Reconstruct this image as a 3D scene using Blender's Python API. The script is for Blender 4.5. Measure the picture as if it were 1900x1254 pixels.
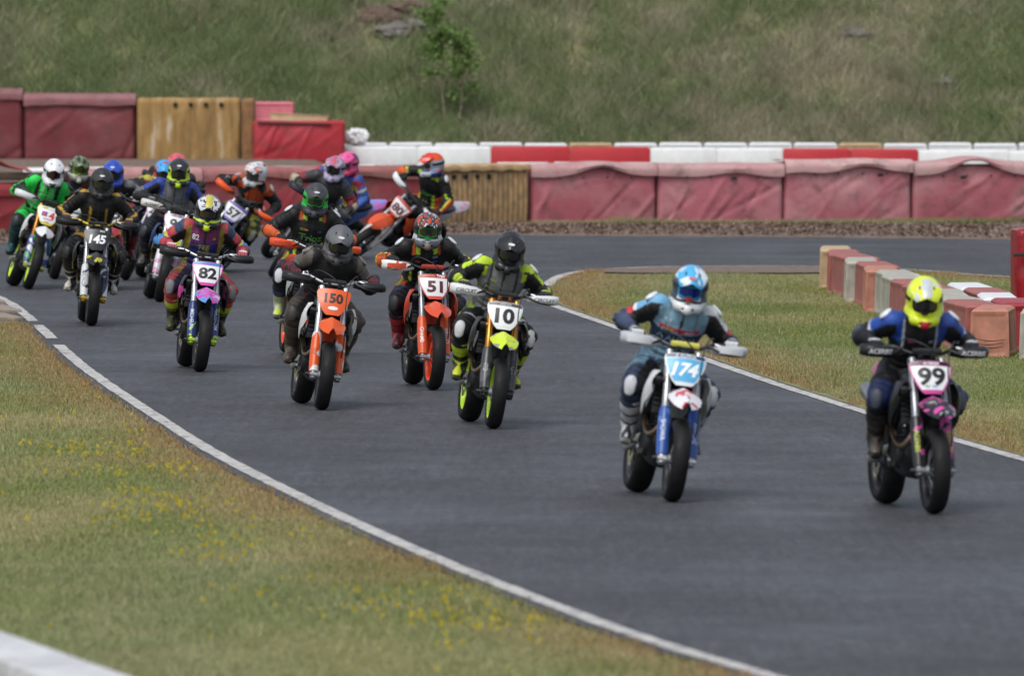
import bpy, bmesh, math, random
import numpy as np
from mathutils import Matrix, Vector

for o in list(bpy.data.objects):
    bpy.data.objects.remove(o)
scene = bpy.context.scene
COL = scene.collection
R = math.radians

# ------------------------------------------------------------------ camera
cam_data = bpy.data.cameras.new('camera')
cam = bpy.data.objects.new('camera', cam_data)
COL.objects.link(cam)
cam.location = (0, 0, 3.57)
cam.rotation_euler = (R(90 - 1.89), 0, 0)
cam_data.sensor_width = 36.0
cam_data.lens = 360.0
cam_data.clip_start = 1.0
cam_data.clip_end = 3000.0
cam_data.dof.use_dof = True
cam_data.dof.focus_distance = 98.0
cam_data.dof.aperture_fstop = 4.8
cam_data.dof.aperture_blades = 9
scene.camera = cam

# ------------------------------------------------------------------ sky, sun, exposure
SUN_EL, SUN_AZ = 58.0, 205.0          # light from high behind the camera, a little to the left
world = bpy.data.worlds.new('World')
scene.world = world
world.use_nodes = True
wn = world.node_tree
wn.nodes.clear()
sky = wn.nodes.new('ShaderNodeTexSky')
sky.sky_type = 'NISHITA'
sky.sun_disc = False
sky.sun_elevation = R(SUN_EL)
sky.sun_rotation = R(SUN_AZ)
sky.air_density = 1.0
sky.dust_density = 3.0
sky.ozone_density = 1.0
hsv = wn.nodes.new('ShaderNodeHueSaturation')      # overcast: the cloud layer takes most of the blue out
hsv.inputs['Saturation'].default_value = 0.50
bg = wn.nodes.new('ShaderNodeBackground')
bg.inputs['Strength'].default_value = 0.135
wo = wn.nodes.new('ShaderNodeOutputWorld')
wn.links.new(sky.outputs[0], hsv.inputs['Color'])
wn.links.new(hsv.outputs[0], bg.inputs['Color'])
wn.links.new(bg.outputs[0], wo.inputs['Surface'])
sun_data = bpy.data.lights.new('sun', 'SUN')
sun_data.energy = 1.3
sun_data.angle = R(26)
sun_data.color = (1.0, 0.965, 0.91)
sun = bpy.data.objects.new('sun', sun_data)
COL.objects.link(sun)
sd = Vector((math.sin(R(SUN_AZ)) * math.cos(R(SUN_EL)), math.cos(R(SUN_AZ)) * math.cos(R(SUN_EL)), math.sin(R(SUN_EL))))
sun.rotation_euler = sd.to_track_quat('Z', 'Y').to_euler()
scene.view_settings.view_transform = 'Standard'
scene.view_settings.look = 'None'
scene.view_settings.exposure = 0.36
scene.view_settings.gamma = 1.0
scene.cycles.max_bounces = 5
scene.cycles.use_denoising = True

# ------------------------------------------------------------------ helpers
def C(h):
    """sRGB hex -> linear rgb"""
    h = h.lstrip('#')
    v = [int(h[i:i + 2], 16) / 255 for i in (0, 2, 4)]
    return tuple((c / 12.92 if c <= 0.04045 else ((c + 0.055) / 1.055) ** 2.4) for c in v)

_lat = {}
def vnoise(P, scale=1.0, seed=0):
    """value noise in numpy, 0..1, P (N,3) or (N,2)"""
    P = np.asarray(P, float)
    if P.shape[1] == 2:
        P = np.c_[P, np.zeros(len(P))]
    if seed not in _lat:
        _lat[seed] = np.random.RandomState(seed + 11).rand(32, 32, 32)
    L = _lat[seed]
    Q = P * scale + 1000.3
    I = np.floor(Q).astype(int)
    F = Q - I
    F = F * F * (3 - 2 * F)
    out = 0
    for dx in (0, 1):
        for dy in (0, 1):
            for dz in (0, 1):
                w = (F[:, 0] if dx else 1 - F[:, 0]) * (F[:, 1] if dy else 1 - F[:, 1]) * (F[:, 2] if dz else 1 - F[:, 2])
                out = out + w * L[(I[:, 0] + dx) % 32, (I[:, 1] + dy) % 32, (I[:, 2] + dz) % 32]
    return out

def fbm(P, scale=1.0, seed=0, oct=3):
    P = np.asarray(P, float)
    t, a, s = 0, 0.5, 0
    for k in range(oct):
        t = t + a * vnoise(P, scale * 2 ** k, seed + k)
        s += a
        a *= 0.5
    return t / s

# ---- materials
_mats = {}
def mat(col, rough=0.5, metal=0.0, var=0.1, bump=0.0, bscale=60.0, coat=0.0, spec=0.5, dirt=0.0):
    """a procedural principled material: base colour broken up by noise, uneven roughness, optional grime and relief"""
    if isinstance(col, str):
        col = C(col)
    key = (tuple(round(c, 4) for c in col), rough, metal, var, bump, bscale, coat, spec, dirt)
    if key in _mats:
        return _mats[key]
    m = bpy.data.materials.new('surface')
    m.use_nodes = True
    nt = m.node_tree
    b = nt.nodes['Principled BSDF']
    tc = nt.nodes.new('ShaderNodeTexCoord')
    n = nt.nodes.new('ShaderNodeTexNoise')
    n.inputs['Scale'].default_value = 9.0
    n.inputs['Detail'].default_value = 5.0
    nt.links.new(tc.outputs['Object'], n.inputs['Vector'])
    mr = nt.nodes.new('ShaderNodeMapRange')
    mr.inputs[1].default_value, mr.inputs[2].default_value = 0.3, 0.7
    mr.inputs[3].default_value, mr.inputs[4].default_value = 1 - var, 1 + var
    nt.links.new(n.outputs[0], mr.inputs[0])
    mx = nt.nodes.new('ShaderNodeMix'); mx.data_type = 'RGBA'; mx.blend_type = 'MULTIPLY'
    mx.inputs[0].default_value = 1.0
    mx.inputs[6].default_value = (*col, 1)
    nt.links.new(mr.outputs[0], mx.inputs[7])
    out = mx.outputs[2]
    if dirt > 0:
        n2 = nt.nodes.new('ShaderNodeTexNoise'); n2.inputs['Scale'].default_value = 3.1; n2.inputs['Detail'].default_value = 8.0
        nt.links.new(tc.outputs['Object'], n2.inputs['Vector'])
        r2 = nt.nodes.new('ShaderNodeMapRange'); r2.inputs[1].default_value, r2.inputs[2].default_value = 0.45, 0.75
        r2.inputs[3].default_value, r2.inputs[4].default_value = 0, dirt
        nt.links.new(n2.outputs[0], r2.inputs[0])
        m2 = nt.nodes.new('ShaderNodeMix'); m2.data_type = 'RGBA'
        m2.inputs[7].default_value = (0.07, 0.06, 0.05, 1)
        nt.links.new(r2.outputs[0], m2.inputs[0]); nt.links.new(out, m2.inputs[6])
        out = m2.outputs[2]
    nt.links.new(out, b.inputs['Base Color'])
    rr = nt.nodes.new('ShaderNodeMapRange')
    rr.inputs[1].default_value, rr.inputs[2].default_value = 0.3, 0.7
    rr.inputs[3].default_value, rr.inputs[4].default_value = max(0.03, rough * 0.8), min(1, rough * 1.2)
    nt.links.new(n.outputs[0], rr.inputs[0]); nt.links.new(rr.outputs[0], b.inputs['Roughness'])
    b.inputs['Metallic'].default_value = metal
    b.inputs['Specular IOR Level'].default_value = spec
    b.inputs['Coat Weight'].default_value = coat
    if bump > 0:
        n3 = nt.nodes.new('ShaderNodeTexNoise'); n3.inputs['Scale'].default_value = bscale; n3.inputs['Detail'].default_value = 4.0
        nt.links.new(tc.outputs['Object'], n3.inputs['Vector'])
        bp = nt.nodes.new('ShaderNodeBump'); bp.inputs['Strength'].default_value = bump; bp.inputs['Distance'].default_value = 0.02
        nt.links.new(n3.outputs[0], bp.inputs['Height']); nt.links.new(bp.outputs[0], b.inputs['Normal'])
    _mats[key] = m
    return m

def attr_mat(rough=0.5, bump=0.15, bscale=90.0, coat=0.0, var=0.12, spec=0.5, trans=0.0):
    """colour comes from the mesh's own dye attribute 'Col'"""
    key = ('attr', rough, bump, bscale, coat, var, spec, trans)
    if key in _mats:
        return _mats[key]
    m = bpy.data.materials.new('dyed_surface'); m.use_nodes = True
    nt = m.node_tree; b = nt.nodes['Principled BSDF']
    a = nt.nodes.new('ShaderNodeAttribute'); a.attribute_name = 'Col'
    tc = nt.nodes.new('ShaderNodeTexCoord')
    n = nt.nodes.new('ShaderNodeTexNoise'); n.inputs['Scale'].default_value = 14.0; n.inputs['Detail'].default_value = 4.0
    nt.links.new(tc.outputs['Object'], n.inputs['Vector'])
    mr = nt.nodes.new('ShaderNodeMapRange'); mr.inputs[1].default_value, mr.inputs[2].default_value = 0.3, 0.7
    mr.inputs[3].default_value, mr.inputs[4].default_value = 1 - var, 1 + var
    nt.links.new(n.outputs[0], mr.inputs[0])
    mx = nt.nodes.new('ShaderNodeMix'); mx.data_type = 'RGBA'; mx.blend_type = 'MULTIPLY'; mx.inputs[0].default_value = 1
    nt.links.new(a.outputs['Color'], mx.inputs[6]); nt.links.new(mr.outputs[0], mx.inputs[7])
    nt.links.new(mx.outputs[2], b.inputs['Base Color'])
    b.inputs['Roughness'].default_value = rough
    b.inputs['Coat Weight'].default_value = coat
    b.inputs['Specular IOR Level'].default_value = spec
    if trans:
        tr = nt.nodes.new('ShaderNodeBsdfTranslucent'); nt.links.new(mx.outputs[2], tr.inputs['Color'])
        ms = nt.nodes.new('ShaderNodeMixShader'); ms.inputs[0].default_value = trans
        nt.links.new(b.outputs[0], ms.inputs[1]); nt.links.new(tr.outputs[0], ms.inputs[2])
        nt.links.new(ms.outputs[0], nt.nodes['Material Output'].inputs['Surface'])
    if bump > 0:
        n3 = nt.nodes.new('ShaderNodeTexNoise'); n3.inputs['Scale'].default_value = bscale; n3.inputs['Detail'].default_value = 3.0
        nt.links.new(tc.outputs['Object'], n3.inputs['Vector'])
        bp = nt.nodes.new('ShaderNodeBump'); bp.inputs['Strength'].default_value = bump; bp.inputs['Distance'].default_value = 0.01
        nt.links.new(n3.outputs[0], bp.inputs['Height']); nt.links.new(bp.outputs[0], b.inputs['Normal'])
    _mats[key] = m
    return m

def livery(a, b_, c, scale=5.0, seed=0.0, rough=0.35, stretch=(1, 1, 1)):
    """printed plastic graphics: three flat colours in hard-edged sweeping shapes"""
    a, b_, c = [C(x) if isinstance(x, str) else x for x in (a, b_, c)]
    key = ('liv', a, b_, c, scale, seed, rough, stretch)
    if key in _mats:
        return _mats[key]
    m = bpy.data.materials.new('printed_plastic'); m.use_nodes = True
    nt = m.node_tree; b = nt.nodes['Principled BSDF']
    tc = nt.nodes.new('ShaderNodeTexCoord')
    mp = nt.nodes.new('ShaderNodeMapping'); mp.inputs['Location'].default_value = (seed, seed * .7, seed * 1.3)
    mp.inputs['Scale'].default_value = stretch
    nt.links.new(tc.outputs['Object'], mp.inputs['Vector'])
    n = nt.nodes.new('ShaderNodeTexNoise'); n.inputs['Scale'].default_value = scale; n.inputs['Detail'].default_value = 1.0
    n.inputs['Distortion'].default_value = 1.2
    nt.links.new(mp.outputs[0], n.inputs['Vector'])
    cr = nt.nodes.new('ShaderNodeValToRGB'); cr.color_ramp.interpolation = 'CONSTANT'
    cr.color_ramp.elements[0].color = (*b_, 1); cr.color_ramp.elements[0].position = 0
    cr.color_ramp.elements[1].color = (*a, 1); cr.color_ramp.elements[1].position = 0.43
    e = cr.color_ramp.elements.new(0.6); e.color = (*c, 1)
    nt.links.new(n.outputs[0], cr.inputs[0]); nt.links.new(cr.outputs[0], b.inputs['Base Color'])
    b.inputs['Roughness'].default_value = rough
    _mats[key] = m
    return m

# ---- mesh building
class MB:
    def __init__(s):
        s.v, s.f = [], []
    def add(s, v, f):
        o = len(s.v)
        s.v += [tuple(float(c) for c in p) for p in v]
        s.f += [tuple(i + o for i in q) for q in f]
        return s
    def box(s, c, size, rot=None, bev=0.0):
        bm = bmesh.new()
        bmesh.ops.create_cube(bm, size=1.0)
        bmesh.ops.scale(bm, vec=Vector(size), verts=bm.verts)
        if bev > 0:
            bmesh.ops.bevel(bm, geom=bm.edges[:], offset=bev, segments=2, profile=0.5, affect='EDGES')
        M = Matrix.Translation(Vector(c)) @ (rot.to_4x4() if rot is not None else Matrix.Identity(4))
        bm.transform(M)
        bm.verts.index_update()
        s.add([v.co for v in bm.verts], [[v.index for v in f.verts] for f in bm.faces])
        bm.free()
        return s
    def tube(s, pts, r, n=10, cap=True, smooth=0):
        P = np.array(pts, float)
        rr = np.full(len(P), r) if np.isscalar(r) else np.array(r, float)
        if smooth:
            for _ in range(smooth):
                Q, q = [P[0]], [rr[0]]
                for i in range(len(P) - 1):
                    Q += [P[i] * .75 + P[i + 1] * .25, P[i] * .25 + P[i + 1] * .75]
                    q += [rr[i] * .75 + rr[i + 1] * .25, rr[i] * .25 + rr[i + 1] * .75]
                Q.append(P[-1]); q.append(rr[-1])
                P, rr = np.array(Q), np.array(q)
        T = np.gradient(P, axis=0)
        T /= np.linalg.norm(T, axis=1)[:, None] + 1e-12
        up = np.array([0, 0, 1.0]) if abs(T[0][2]) < 0.9 else np.array([0, 1.0, 0])
        A = np.cross(T[0], up); A /= np.linalg.norm(A)
        v, f = [], []
        for i in range(len(P)):
            A = A - T[i] * (A @ T[i]); A /= np.linalg.norm(A)
            B = np.cross(T[i], A)
            for k in range(n):
                a = 2 * math.pi * k / n
                v.append(P[i] + rr[i] * (math.cos(a) * A + math.sin(a) * B))
        for i in range(len(P) - 1):
            for k in range(n):
                k2 = (k + 1) % n
                f.append((i * n + k, (i + 1) * n + k, (i + 1) * n + k2, i * n + k2))
        if cap:
            f.append(tuple(range(n)))
            f.append(tuple((len(P) - 1) * n + n - 1 - k for k in range(n)))
        return s.add(v, f)
    def lathe(s, prof, n=32, c=(0, 0, 0), closed=False):
        """profile of (radius, y) turned about the y axis"""
        m = len(prof)
        v = [(c[0] + r * math.cos(2 * math.pi * k / n), c[1] + y, c[2] + r * math.sin(2 * math.pi * k / n)) for r, y in prof for k in range(n)]
        f = []
        for i in range(m if closed else m - 1):
            j = (i + 1) % m
            for k in range(n):
                k2 = (k + 1) % n
                f.append((i * n + k, j * n + k, j * n + k2, i * n + k2))
        if not closed:
            f.append(tuple(range(n))); f.append(tuple((m - 1) * n + n - 1 - k for k in range(n)))
        return s.add(v, f)
    def loft(s, secs, cap=True):
        n = len(secs[0])
        v = [p for q in secs for p in q]
        f = []
        for i in range(len(secs) - 1):
            for k in range(n):
                k2 = (k + 1) % n
                f.append((i * n + k, i * n + k2, (i + 1) * n + k2, (i + 1) * n + k))
        if cap:
            f.append(tuple(n - 1 - k for k in range(n))); f.append(tuple((len(secs) - 1) * n + k for k in range(n)))
        return s.add(v, f)
    def sheet(s, G, th):
        """a curved plate: grid of points given real thickness"""
        G = np.array(G, float)
        m, n = G.shape[:2]
        du = np.gradient(G, axis=0); dv = np.gradient(G, axis=1)
        N = np.cross(du, dv); N /= np.linalg.norm(N, axis=2)[:, :, None] + 1e-12
        H = G - N * th
        v = np.r_[G.reshape(-1, 3), H.reshape(-1, 3)]
        o = m * n
        f = []
        for i in range(m - 1):
            for j in range(n - 1):
                a, b, c, d = i * n + j, (i + 1) * n + j, (i + 1) * n + j + 1, i * n + j + 1
                f.append((a, b, c, d)); f.append((o + d, o + c, o + b, o + a))
        rim = [(0, j) for j in range(n)] + [(i, n - 1) for i in range(1, m)] + [(m - 1, j) for j in range(n - 2, -1, -1)] + [(i, 0) for i in range(m - 2, 0, -1)]
        idx = [i * n + j for i, j in rim]
        for k in range(len(idx)):
            a, b = idx[k], idx[(k + 1) % len(idx)]
            f.append((a, b, o + b, o + a))
        return s.add(v, f)
    def mesh(s, name, ang=38):
        me = bpy.data.meshes.new(name)
        me.from_pydata(s.v, [], s.f)
        bm = bmesh.new(); bm.from_mesh(me)
        bmesh.ops.recalc_face_normals(bm, faces=bm.faces)
        bm.to_mesh(me); bm.free()
        me.polygons.foreach_set('use_smooth', [True] * len(me.polygons))
        me.set_sharp_from_angle(angle=R(ang))
        return me

def np_mesh(name, V, F, smooth=True, col=None):
    """fast mesh from numpy arrays; F is (n,3) or (n,4)"""
    me = bpy.data.meshes.new(name)
    V = np.ascontiguousarray(V, np.float32); F = np.ascontiguousarray(F, np.int32)
    k = F.shape[1]
    me.vertices.add(len(V)); me.vertices.foreach_set('co', V.ravel())
    me.loops.add(F.size); me.loops.foreach_set('vertex_index', F.ravel())
    me.polygons.add(len(F)); me.polygons.foreach_set('loop_start', np.arange(0, F.size, k, dtype=np.int32))
    me.polygons.foreach_set('use_smooth', np.full(len(F), smooth))
    if col is not None:
        a = me.attributes.new('Col', 'FLOAT_COLOR', 'POINT')
        a.data.foreach_set('color', np.c_[col, np.ones(len(V))].astype(np.float32).ravel())
    me.update(calc_edges=True)
    me.validate()
    return me

def obj(name, me, material=None, parent=None, M=None):
    """one mesh object; the material sits on the object so that alike pieces share mesh data"""
    if isinstance(me, MB):
        me = me.mesh(name)
    if len(me.materials) == 0:
        me.materials.append(None)
    o = bpy.data.objects.new(name, me)
    COL.objects.link(o)
    if material is not None:
        if not isinstance(material, bpy.types.Material):
            material = mat(material)
        o.material_slots[0].link = 'OBJECT'
        o.material_slots[0].material = material
    if parent is not None:
        o.parent = parent
    if M is not None:
        o.matrix_basis = M
    return o

def tag(o, label=None, cat=None, group=None, kind=None):
    if label: o['label'] = label
    if cat: o['category'] = cat
    if group: o['group'] = group
    if kind: o['kind'] = kind
    return o

def empty(name, M):
    o = bpy.data.objects.new(name, None)
    COL.objects.link(o)
    o.empty_display_size = 0.2
    o.matrix_basis = M
    return o

_txt = {}
def text_geo(string, size=1.0, bold=0.03, shear=0.0, xs=1.0, spacing=1.0):
    """lettering as flat geometry centred on the origin: (verts (n,2), faces)"""
    key = (string, bold, shear, spacing)
    if key not in _txt:
        cu = bpy.data.curves.new('lettering', 'FONT')
        cu.body = string; cu.size = 1.0; cu.offset = bold; cu.shear = shear; cu.space_character = spacing
        cu.align_x = 'CENTER'; cu.align_y = 'CENTER'; cu.resolution_u = 3
        ob = bpy.data.objects.new('lettering', cu)
        COL.objects.link(ob)
        dg = bpy.context.evaluated_depsgraph_get()
        me = bpy.data.meshes.new_from_object(ob.evaluated_get(dg))
        bm = bmesh.new(); bm.from_mesh(me)
        bmesh.ops.remove_doubles(bm, verts=bm.verts, dist=1e-5)
        for _ in range(3):                       # short edges, so that the letters can follow a curved surface
            lg = [e for e in bm.edges if e.calc_length() > .16]
            if lg:
                bmesh.ops.subdivide_edges(bm, edges=lg, cuts=1)
                bmesh.ops.triangulate(bm, faces=[q for q in bm.faces if len(q.verts) > 3])
        bm.to_mesh(me); bm.free()
        v = np.array([tuple(p.co)[:2] for p in me.vertices]); f = [tuple(p.vertices) for p in me.polygons]
        bpy.data.objects.remove(ob); bpy.data.curves.remove(cu); bpy.data.meshes.remove(me)
        if len(v):
            v = v - (v.max(0) + v.min(0)) / 2
        _txt[key] = (v, f)
    v, f = _txt[key]
    return v * np.array([size * xs, size]), f
# ================================================================== the setting
def sstep(a, b, x):
    t = np.clip((x - a) / (b - a), 0, 1)
    return t * t * (3 - 2 * t)

def ground_z(X, Y):
    """flat circuit, a bank beyond the far wall, then the rough hillside"""
    X = np.asarray(X, float); Y = np.asarray(Y, float)
    z = 0.40 * sstep(165, 172, Y) + 0.33 * sstep(174, 180, Y) * (1 - 0.55 * sstep(-3.6, -2.9, X))
    hill = np.clip(Y - 184.5, 0, None)
    bumps = 0.55 * (fbm(np.c_[X.ravel(), Y.ravel()], 0.22, 3) - 0.5).reshape(X.shape) + 0.25 * (fbm(np.c_[X.ravel(), Y.ravel()], 0.8, 7) - 0.5).reshape(X.shape)
    rise = 14.0 * (1 - np.exp(-hill / 20.0))
    return z + rise + bumps * sstep(184, 188, Y) * (1.0)

def axis(segs):
    out = [segs[0][0]]
    for a, b, st in segs:
        n = max(1, int(round((b - a) / st)))
        out += [a + (b - a) * (i + 1) / n for i in range(n)]
    return np.array(out)
xs = axis([(-900, -120, 60), (-120, -30, 6), (-30, -14, 1), (-14, 14, 0.3), (14, 30, 1), (30, 120, 6), (120, 900, 60)])
ys = axis([(-400, -20, 40), (-20, 40, 10), (40, 164, 4), (164, 206, 0.3), (206, 240, 2), (240, 1500, 90)])
GX, GY = np.meshgrid(xs, ys)
GZ = ground_z(GX, GY)
nX = len(xs)
idx = np.arange(GX.size).reshape(GX.shape)
GF = np.stack([idx[:-1, :-1], idx[:-1, 1:], idx[1:, 1:], idx[1:, :-1]], -1).reshape(-1, 4)
gm = bpy.data.materials.new('turf_soil'); gm.use_nodes = True
nt = gm.node_tree; b = nt.nodes['Principled BSDF']
geo = nt.nodes.new('ShaderNodeNewGeometry')
n1 = nt.nodes.new('ShaderNodeTexNoise'); n1.inputs['Scale'].default_value = 0.8; n1.inputs['Detail'].default_value = 9; n1.inputs['Roughness'].default_value = 0.65
nt.links.new(geo.outputs['Position'], n1.inputs['Vector'])
cr = nt.nodes.new('ShaderNodeValToRGB')
el = cr.color_ramp.elements
el[0].position, el[0].color = 0.3, (0.16, 0.18, 0.075, 1)
el[1].position, el[1].color = 0.72, (0.28, 0.235, 0.14, 1)
e = el.new(0.5); e.color = (0.19, 0.185, 0.09, 1)
nt.links.new(n1.outputs[0], cr.inputs[0]); nt.links.new(cr.outputs[0], b.inputs['Base Color'])
b.inputs['Roughness'].default_value = 0.95; b.inputs['Specular IOR Level'].default_value = 0.1
ground = obj('ground', np_mesh('ground', np.c_[GX.ravel(), GY.ravel(), GZ.ravel()], GF), gm)
tag(ground, 'turf and soil ground rising into the rough hillside', kind='structure')

# ---- the circuit: outline points (x right, y away), metres
LEFT = [(9.5, -40), (9.3, 0), (7.6, 20), (5.2, 34), (3.1, 45), (1.34, 54.09), (0.75, 57.0), (0.16, 60.83), (-0.52, 65.54), (-1.32, 71.78), (-2.32, 80.27), (-2.97, 86.96),
        (-3.74, 94.87), (-4.38, 102.0), (-5.24, 113.05), (-6.19, 123.78), (-7.6, 132), (-9.6, 139)]
RIGHT = [(0.41, 129.2), (0.40, 124.5), (0.51, 120.05), (1.07, 113.43), (1.67, 105.98), (2.31, 97.6), (3.09, 89.02), (3.99, 79.8), (5.3, 69), (7.1, 57), (9.3, 45), (12, 32), (14.6, 18), (15.8, 0), (16, -40)]
INNER = [(60, 112), (30, 118), (14, 123), (9, 127.5), (6.37, 131.2), (5.27, 135.39), (4.25, 136.75), (3.25, 137.1), (1.65, 136.48), (0.78, 134.32)]
FAR = [(-12.4, 143), (-13.2, 147), (-11.5, 149.5), (-7.45, 149.3), (-5.21, 152.4), (-2.88, 155.8), (0.32, 154.4), (4.44, 153.5), (7.43, 151.8), (14, 148), (30, 140), (60, 132)]

def smooth_line(P, it=2):
    P = np.array(P, float)
    for _ in range(it):
        Q = [P[0]]
        for i in range(len(P) - 1):
            Q += [P[i] * .75 + P[i + 1] * .25, P[i] * .25 + P[i + 1] * .75]
        Q.append(P[-1])
        P = np.array(Q)
    return P
LEFT, RIGHT_, INNER, FAR = smooth_line(LEFT), smooth_line(INNER + RIGHT), None, smooth_line(FAR)
outline = np.r_[LEFT - np.array([(.17, 0.)]), FAR, RIGHT_]
bm = bmesh.new()
vs = [bm.verts.new((p[0], p[1], 0.012)) for p in outline]
es = [bm.edges.new((vs[i], vs[(i + 1) % len(vs)])) for i in range(len(vs))]
bmesh.ops.triangle_fill(bm, use_beauty=True, use_dissolve=False, edges=es)
bmesh.ops.recalc_face_normals(bm, faces=bm.faces)
rme = bpy.data.meshes.new('race_track'); bm.to_mesh(rme); bm.free()
for p in rme.polygons:
    if p.normal.z < 0: p.flip()
am = bpy.data.materials.new('asphalt'); am.use_nodes = True
nt = am.node_tree; b = nt.nodes['Principled BSDF']
geo = nt.nodes.new('ShaderNodeNewGeometry')
def nz(scale, detail, rough=0.6, vec=None):
    n = nt.nodes.new('ShaderNodeTexNoise'); n.inputs['Scale'].default_value = scale; n.inputs['Detail'].default_value = detail; n.inputs['Roughness'].default_value = rough
    nt.links.new(vec if vec is not None else geo.outputs['Position'], n.inputs['Vector'])
    return n.outputs[0]
def ramp(x, a, b_, lo, hi):
    m = nt.nodes.new('ShaderNodeMapRange'); m.inputs[1].default_value = a; m.inputs[2].default_value = b_; m.inputs[3].default_value = lo; m.inputs[4].default_value = hi
    nt.links.new(x, m.inputs[0]); return m.outputs[0]
def mul(a, b_):
    m = nt.nodes.new('ShaderNodeMath'); m.operation = 'MULTIPLY'; nt.links.new(a, m.inputs[0]); nt.links.new(b_, m.inputs[1]); return m.outputs[0]
mp = nt.nodes.new('ShaderNodeMapping'); mp.inputs['Scale'].default_value = (1.0, 0.11, 1); mp.inputs['Rotation'].default_value = (0, 0, R(-6))
nt.links.new(geo.outputs['Position'], mp.inputs['Vector'])
grain = mul(ramp(nz(30, 4, 0.75), 0.3, 0.7, 0.50, 1.55), ramp(nz(6, 5, 0.7), .3, .7, .82, 1.2))
patch = ramp(nz(0.45, 6, .65), 0.32, 0.68, 0.70, 1.30)
streak = ramp(nz(1.6, 6, 0.7, mp.outputs[0]), 0.3, 0.75, 0.80, 1.18)
mp2 = nt.nodes.new('ShaderNodeMapping'); mp2.inputs['Scale'].default_value = (1.0, 0.06, 1); mp2.inputs['Rotation'].default_value = (0, 0, R(-7))
nt.links.new(geo.outputs['Position'], mp2.inputs['Vector'])
mp3 = nt.nodes.new('ShaderNodeMapping'); mp3.inputs['Scale'].default_value = (1.0, 0.16, 1); mp3.inputs['Rotation'].default_value = (0, 0, R(-5)); mp3.inputs['Location'].default_value = (7, 3, 0)
nt.links.new(geo.outputs['Position'], mp3.inputs['Vector'])
drag = mul(ramp(nz(15, 4, 0.75, mp2.outputs[0]), .3, .7, .72, 1.30), ramp(nz(32, 3, 0.7, mp3.outputs[0]), .3, .7, .66, 1.38))
val = mul(mul(mul(grain, patch), streak), drag)
mx = nt.nodes.new('ShaderNodeMix'); mx.data_type = 'RGBA'; mx.blend_type = 'MULTIPLY'; mx.inputs[0].default_value = 1; mx.inputs[6].default_value = (0.039, 0.0405, 0.0460, 1)
nt.links.new(val, mx.inputs[7]); nt.links.new(mx.outputs[2], b.inputs['Base Color'])
damp = ramp(nz(0.22, 4, 0.6), 0.45, 0.72, 0.72, 0.48)
nt.links.new(damp, b.inputs['Roughness'])
bp = nt.nodes.new('ShaderNodeBump'); bp.inputs['Strength'].default_value = 0.35; bp.inputs['Distance'].default_value = 0.004
nt.links.new(nz(70, 3, 0.7), bp.inputs['Height']); nt.links.new(bp.outputs[0], b.inputs['Normal'])
b.inputs['Specular IOR Level'].default_value = 0.5
tag(obj('race_track', rme, am), 'dark grey asphalt race track', kind='structure')

# ---- white edge lines with worn breaks
def worn_paint():
    m = bpy.data.materials.new('worn_road_paint'); m.use_nodes = True
    nt = m.node_tree; b = nt.nodes['Principled BSDF']
    g = nt.nodes.new('ShaderNodeNewGeometry')
    n = nt.nodes.new('ShaderNodeTexNoise'); n.inputs['Scale'].default_value = 7; n.inputs['Detail'].default_value = 9; n.inputs['Roughness'].default_value = 0.75
    nt.links.new(g.outputs['Position'], n.inputs['Vector'])
    c = nt.nodes.new('ShaderNodeValToRGB')
    c.color_ramp.elements[0].position, c.color_ramp.elements[0].color = 0.39, (0.10, 0.10, 0.105, 1)
    c.color_ramp.elements[1].position, c.color_ramp.elements[1].color = 0.50, (0.47, 0.46, 0.44, 1)
    nt.links.new(n.outputs[0], c.inputs[0]); nt.links.new(c.outputs[0], b.inputs['Base Color'])
    b.inputs['Roughness'].default_value = 0.75
    return m
PAINT = worn_paint()
def strip(name, P, w0, w1, z, material, ragged=0.0, seed=0):
    P = np.array(P, float)
    T = np.gradient(P, axis=0); T /= np.linalg.norm(T, axis=1)[:, None]
    N = np.c_[T[:, 1], -T[:, 0]]
    rs = np.random.RandomState(seed)
    a = P + N * (w0 + ragged * (rs.rand(len(P), 1) - .5)); c = P + N * (w1 + ragged * (rs.rand(len(P), 1) - .5))
    V = np.r_[np.c_[a, np.full(len(P), z)], np.c_[c, np.full(len(P), z)]]
    n = len(P)
    F = np.array([(i, n + i, n + i + 1, i + 1) for i in range(n - 1)])
    if N[0, 0] < 0 and w1 > w0 or True:
        me = np_mesh(name, V, F)
        if me.polygons[0].normal.z < 0:
            me.flip_normals()
    return obj(name, me, material)
def sub(P, y0, y1, step=0.4):
    P = P[np.argsort(P[:, 1])]
    y = np.arange(y0, y1, step)
    return np.c_[np.interp(y, P[:, 1], P[:, 0]), y]
Lm = LEFT[(LEFT[:, 1] < 133)]
Rm = RIGHT_[(RIGHT_[:, 1] < 128) & (RIGHT_[:, 0] < 20) & (np.arange(len(RIGHT_)) > np.argmax(RIGHT_[:, 1]))]
for y0, y1, lab in ((40, 106.0, 'long unbroken white edge line along the flowery verge'), (107.6, 112.3, 'short worn white dash after the gap in the edge line'), (113.4, 128.0, 'worn white edge line beside the cracked kerb')):
    q = sub(Lm, y0, y1)
    tag(strip('edge_line', q, -0.08, 0.04, 0.017, PAINT, 0.012, int(y0)), lab, kind='structure')
tag(strip('edge_line', sub(Rm, 40, 121), -0.05, -0.17, 0.017, PAINT, 0.01, 5), 'white edge line along the infield grass', kind='structure')
Im = RIGHT_[(RIGHT_[:, 1] > 127) & (RIGHT_[:, 0] < 9)]
tag(strip('edge_line', Im[::-1], -0.04, 0.10, 0.017, PAINT, 0.02, 6), 'thin pale edge line round the infield tip', kind='structure')
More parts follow.
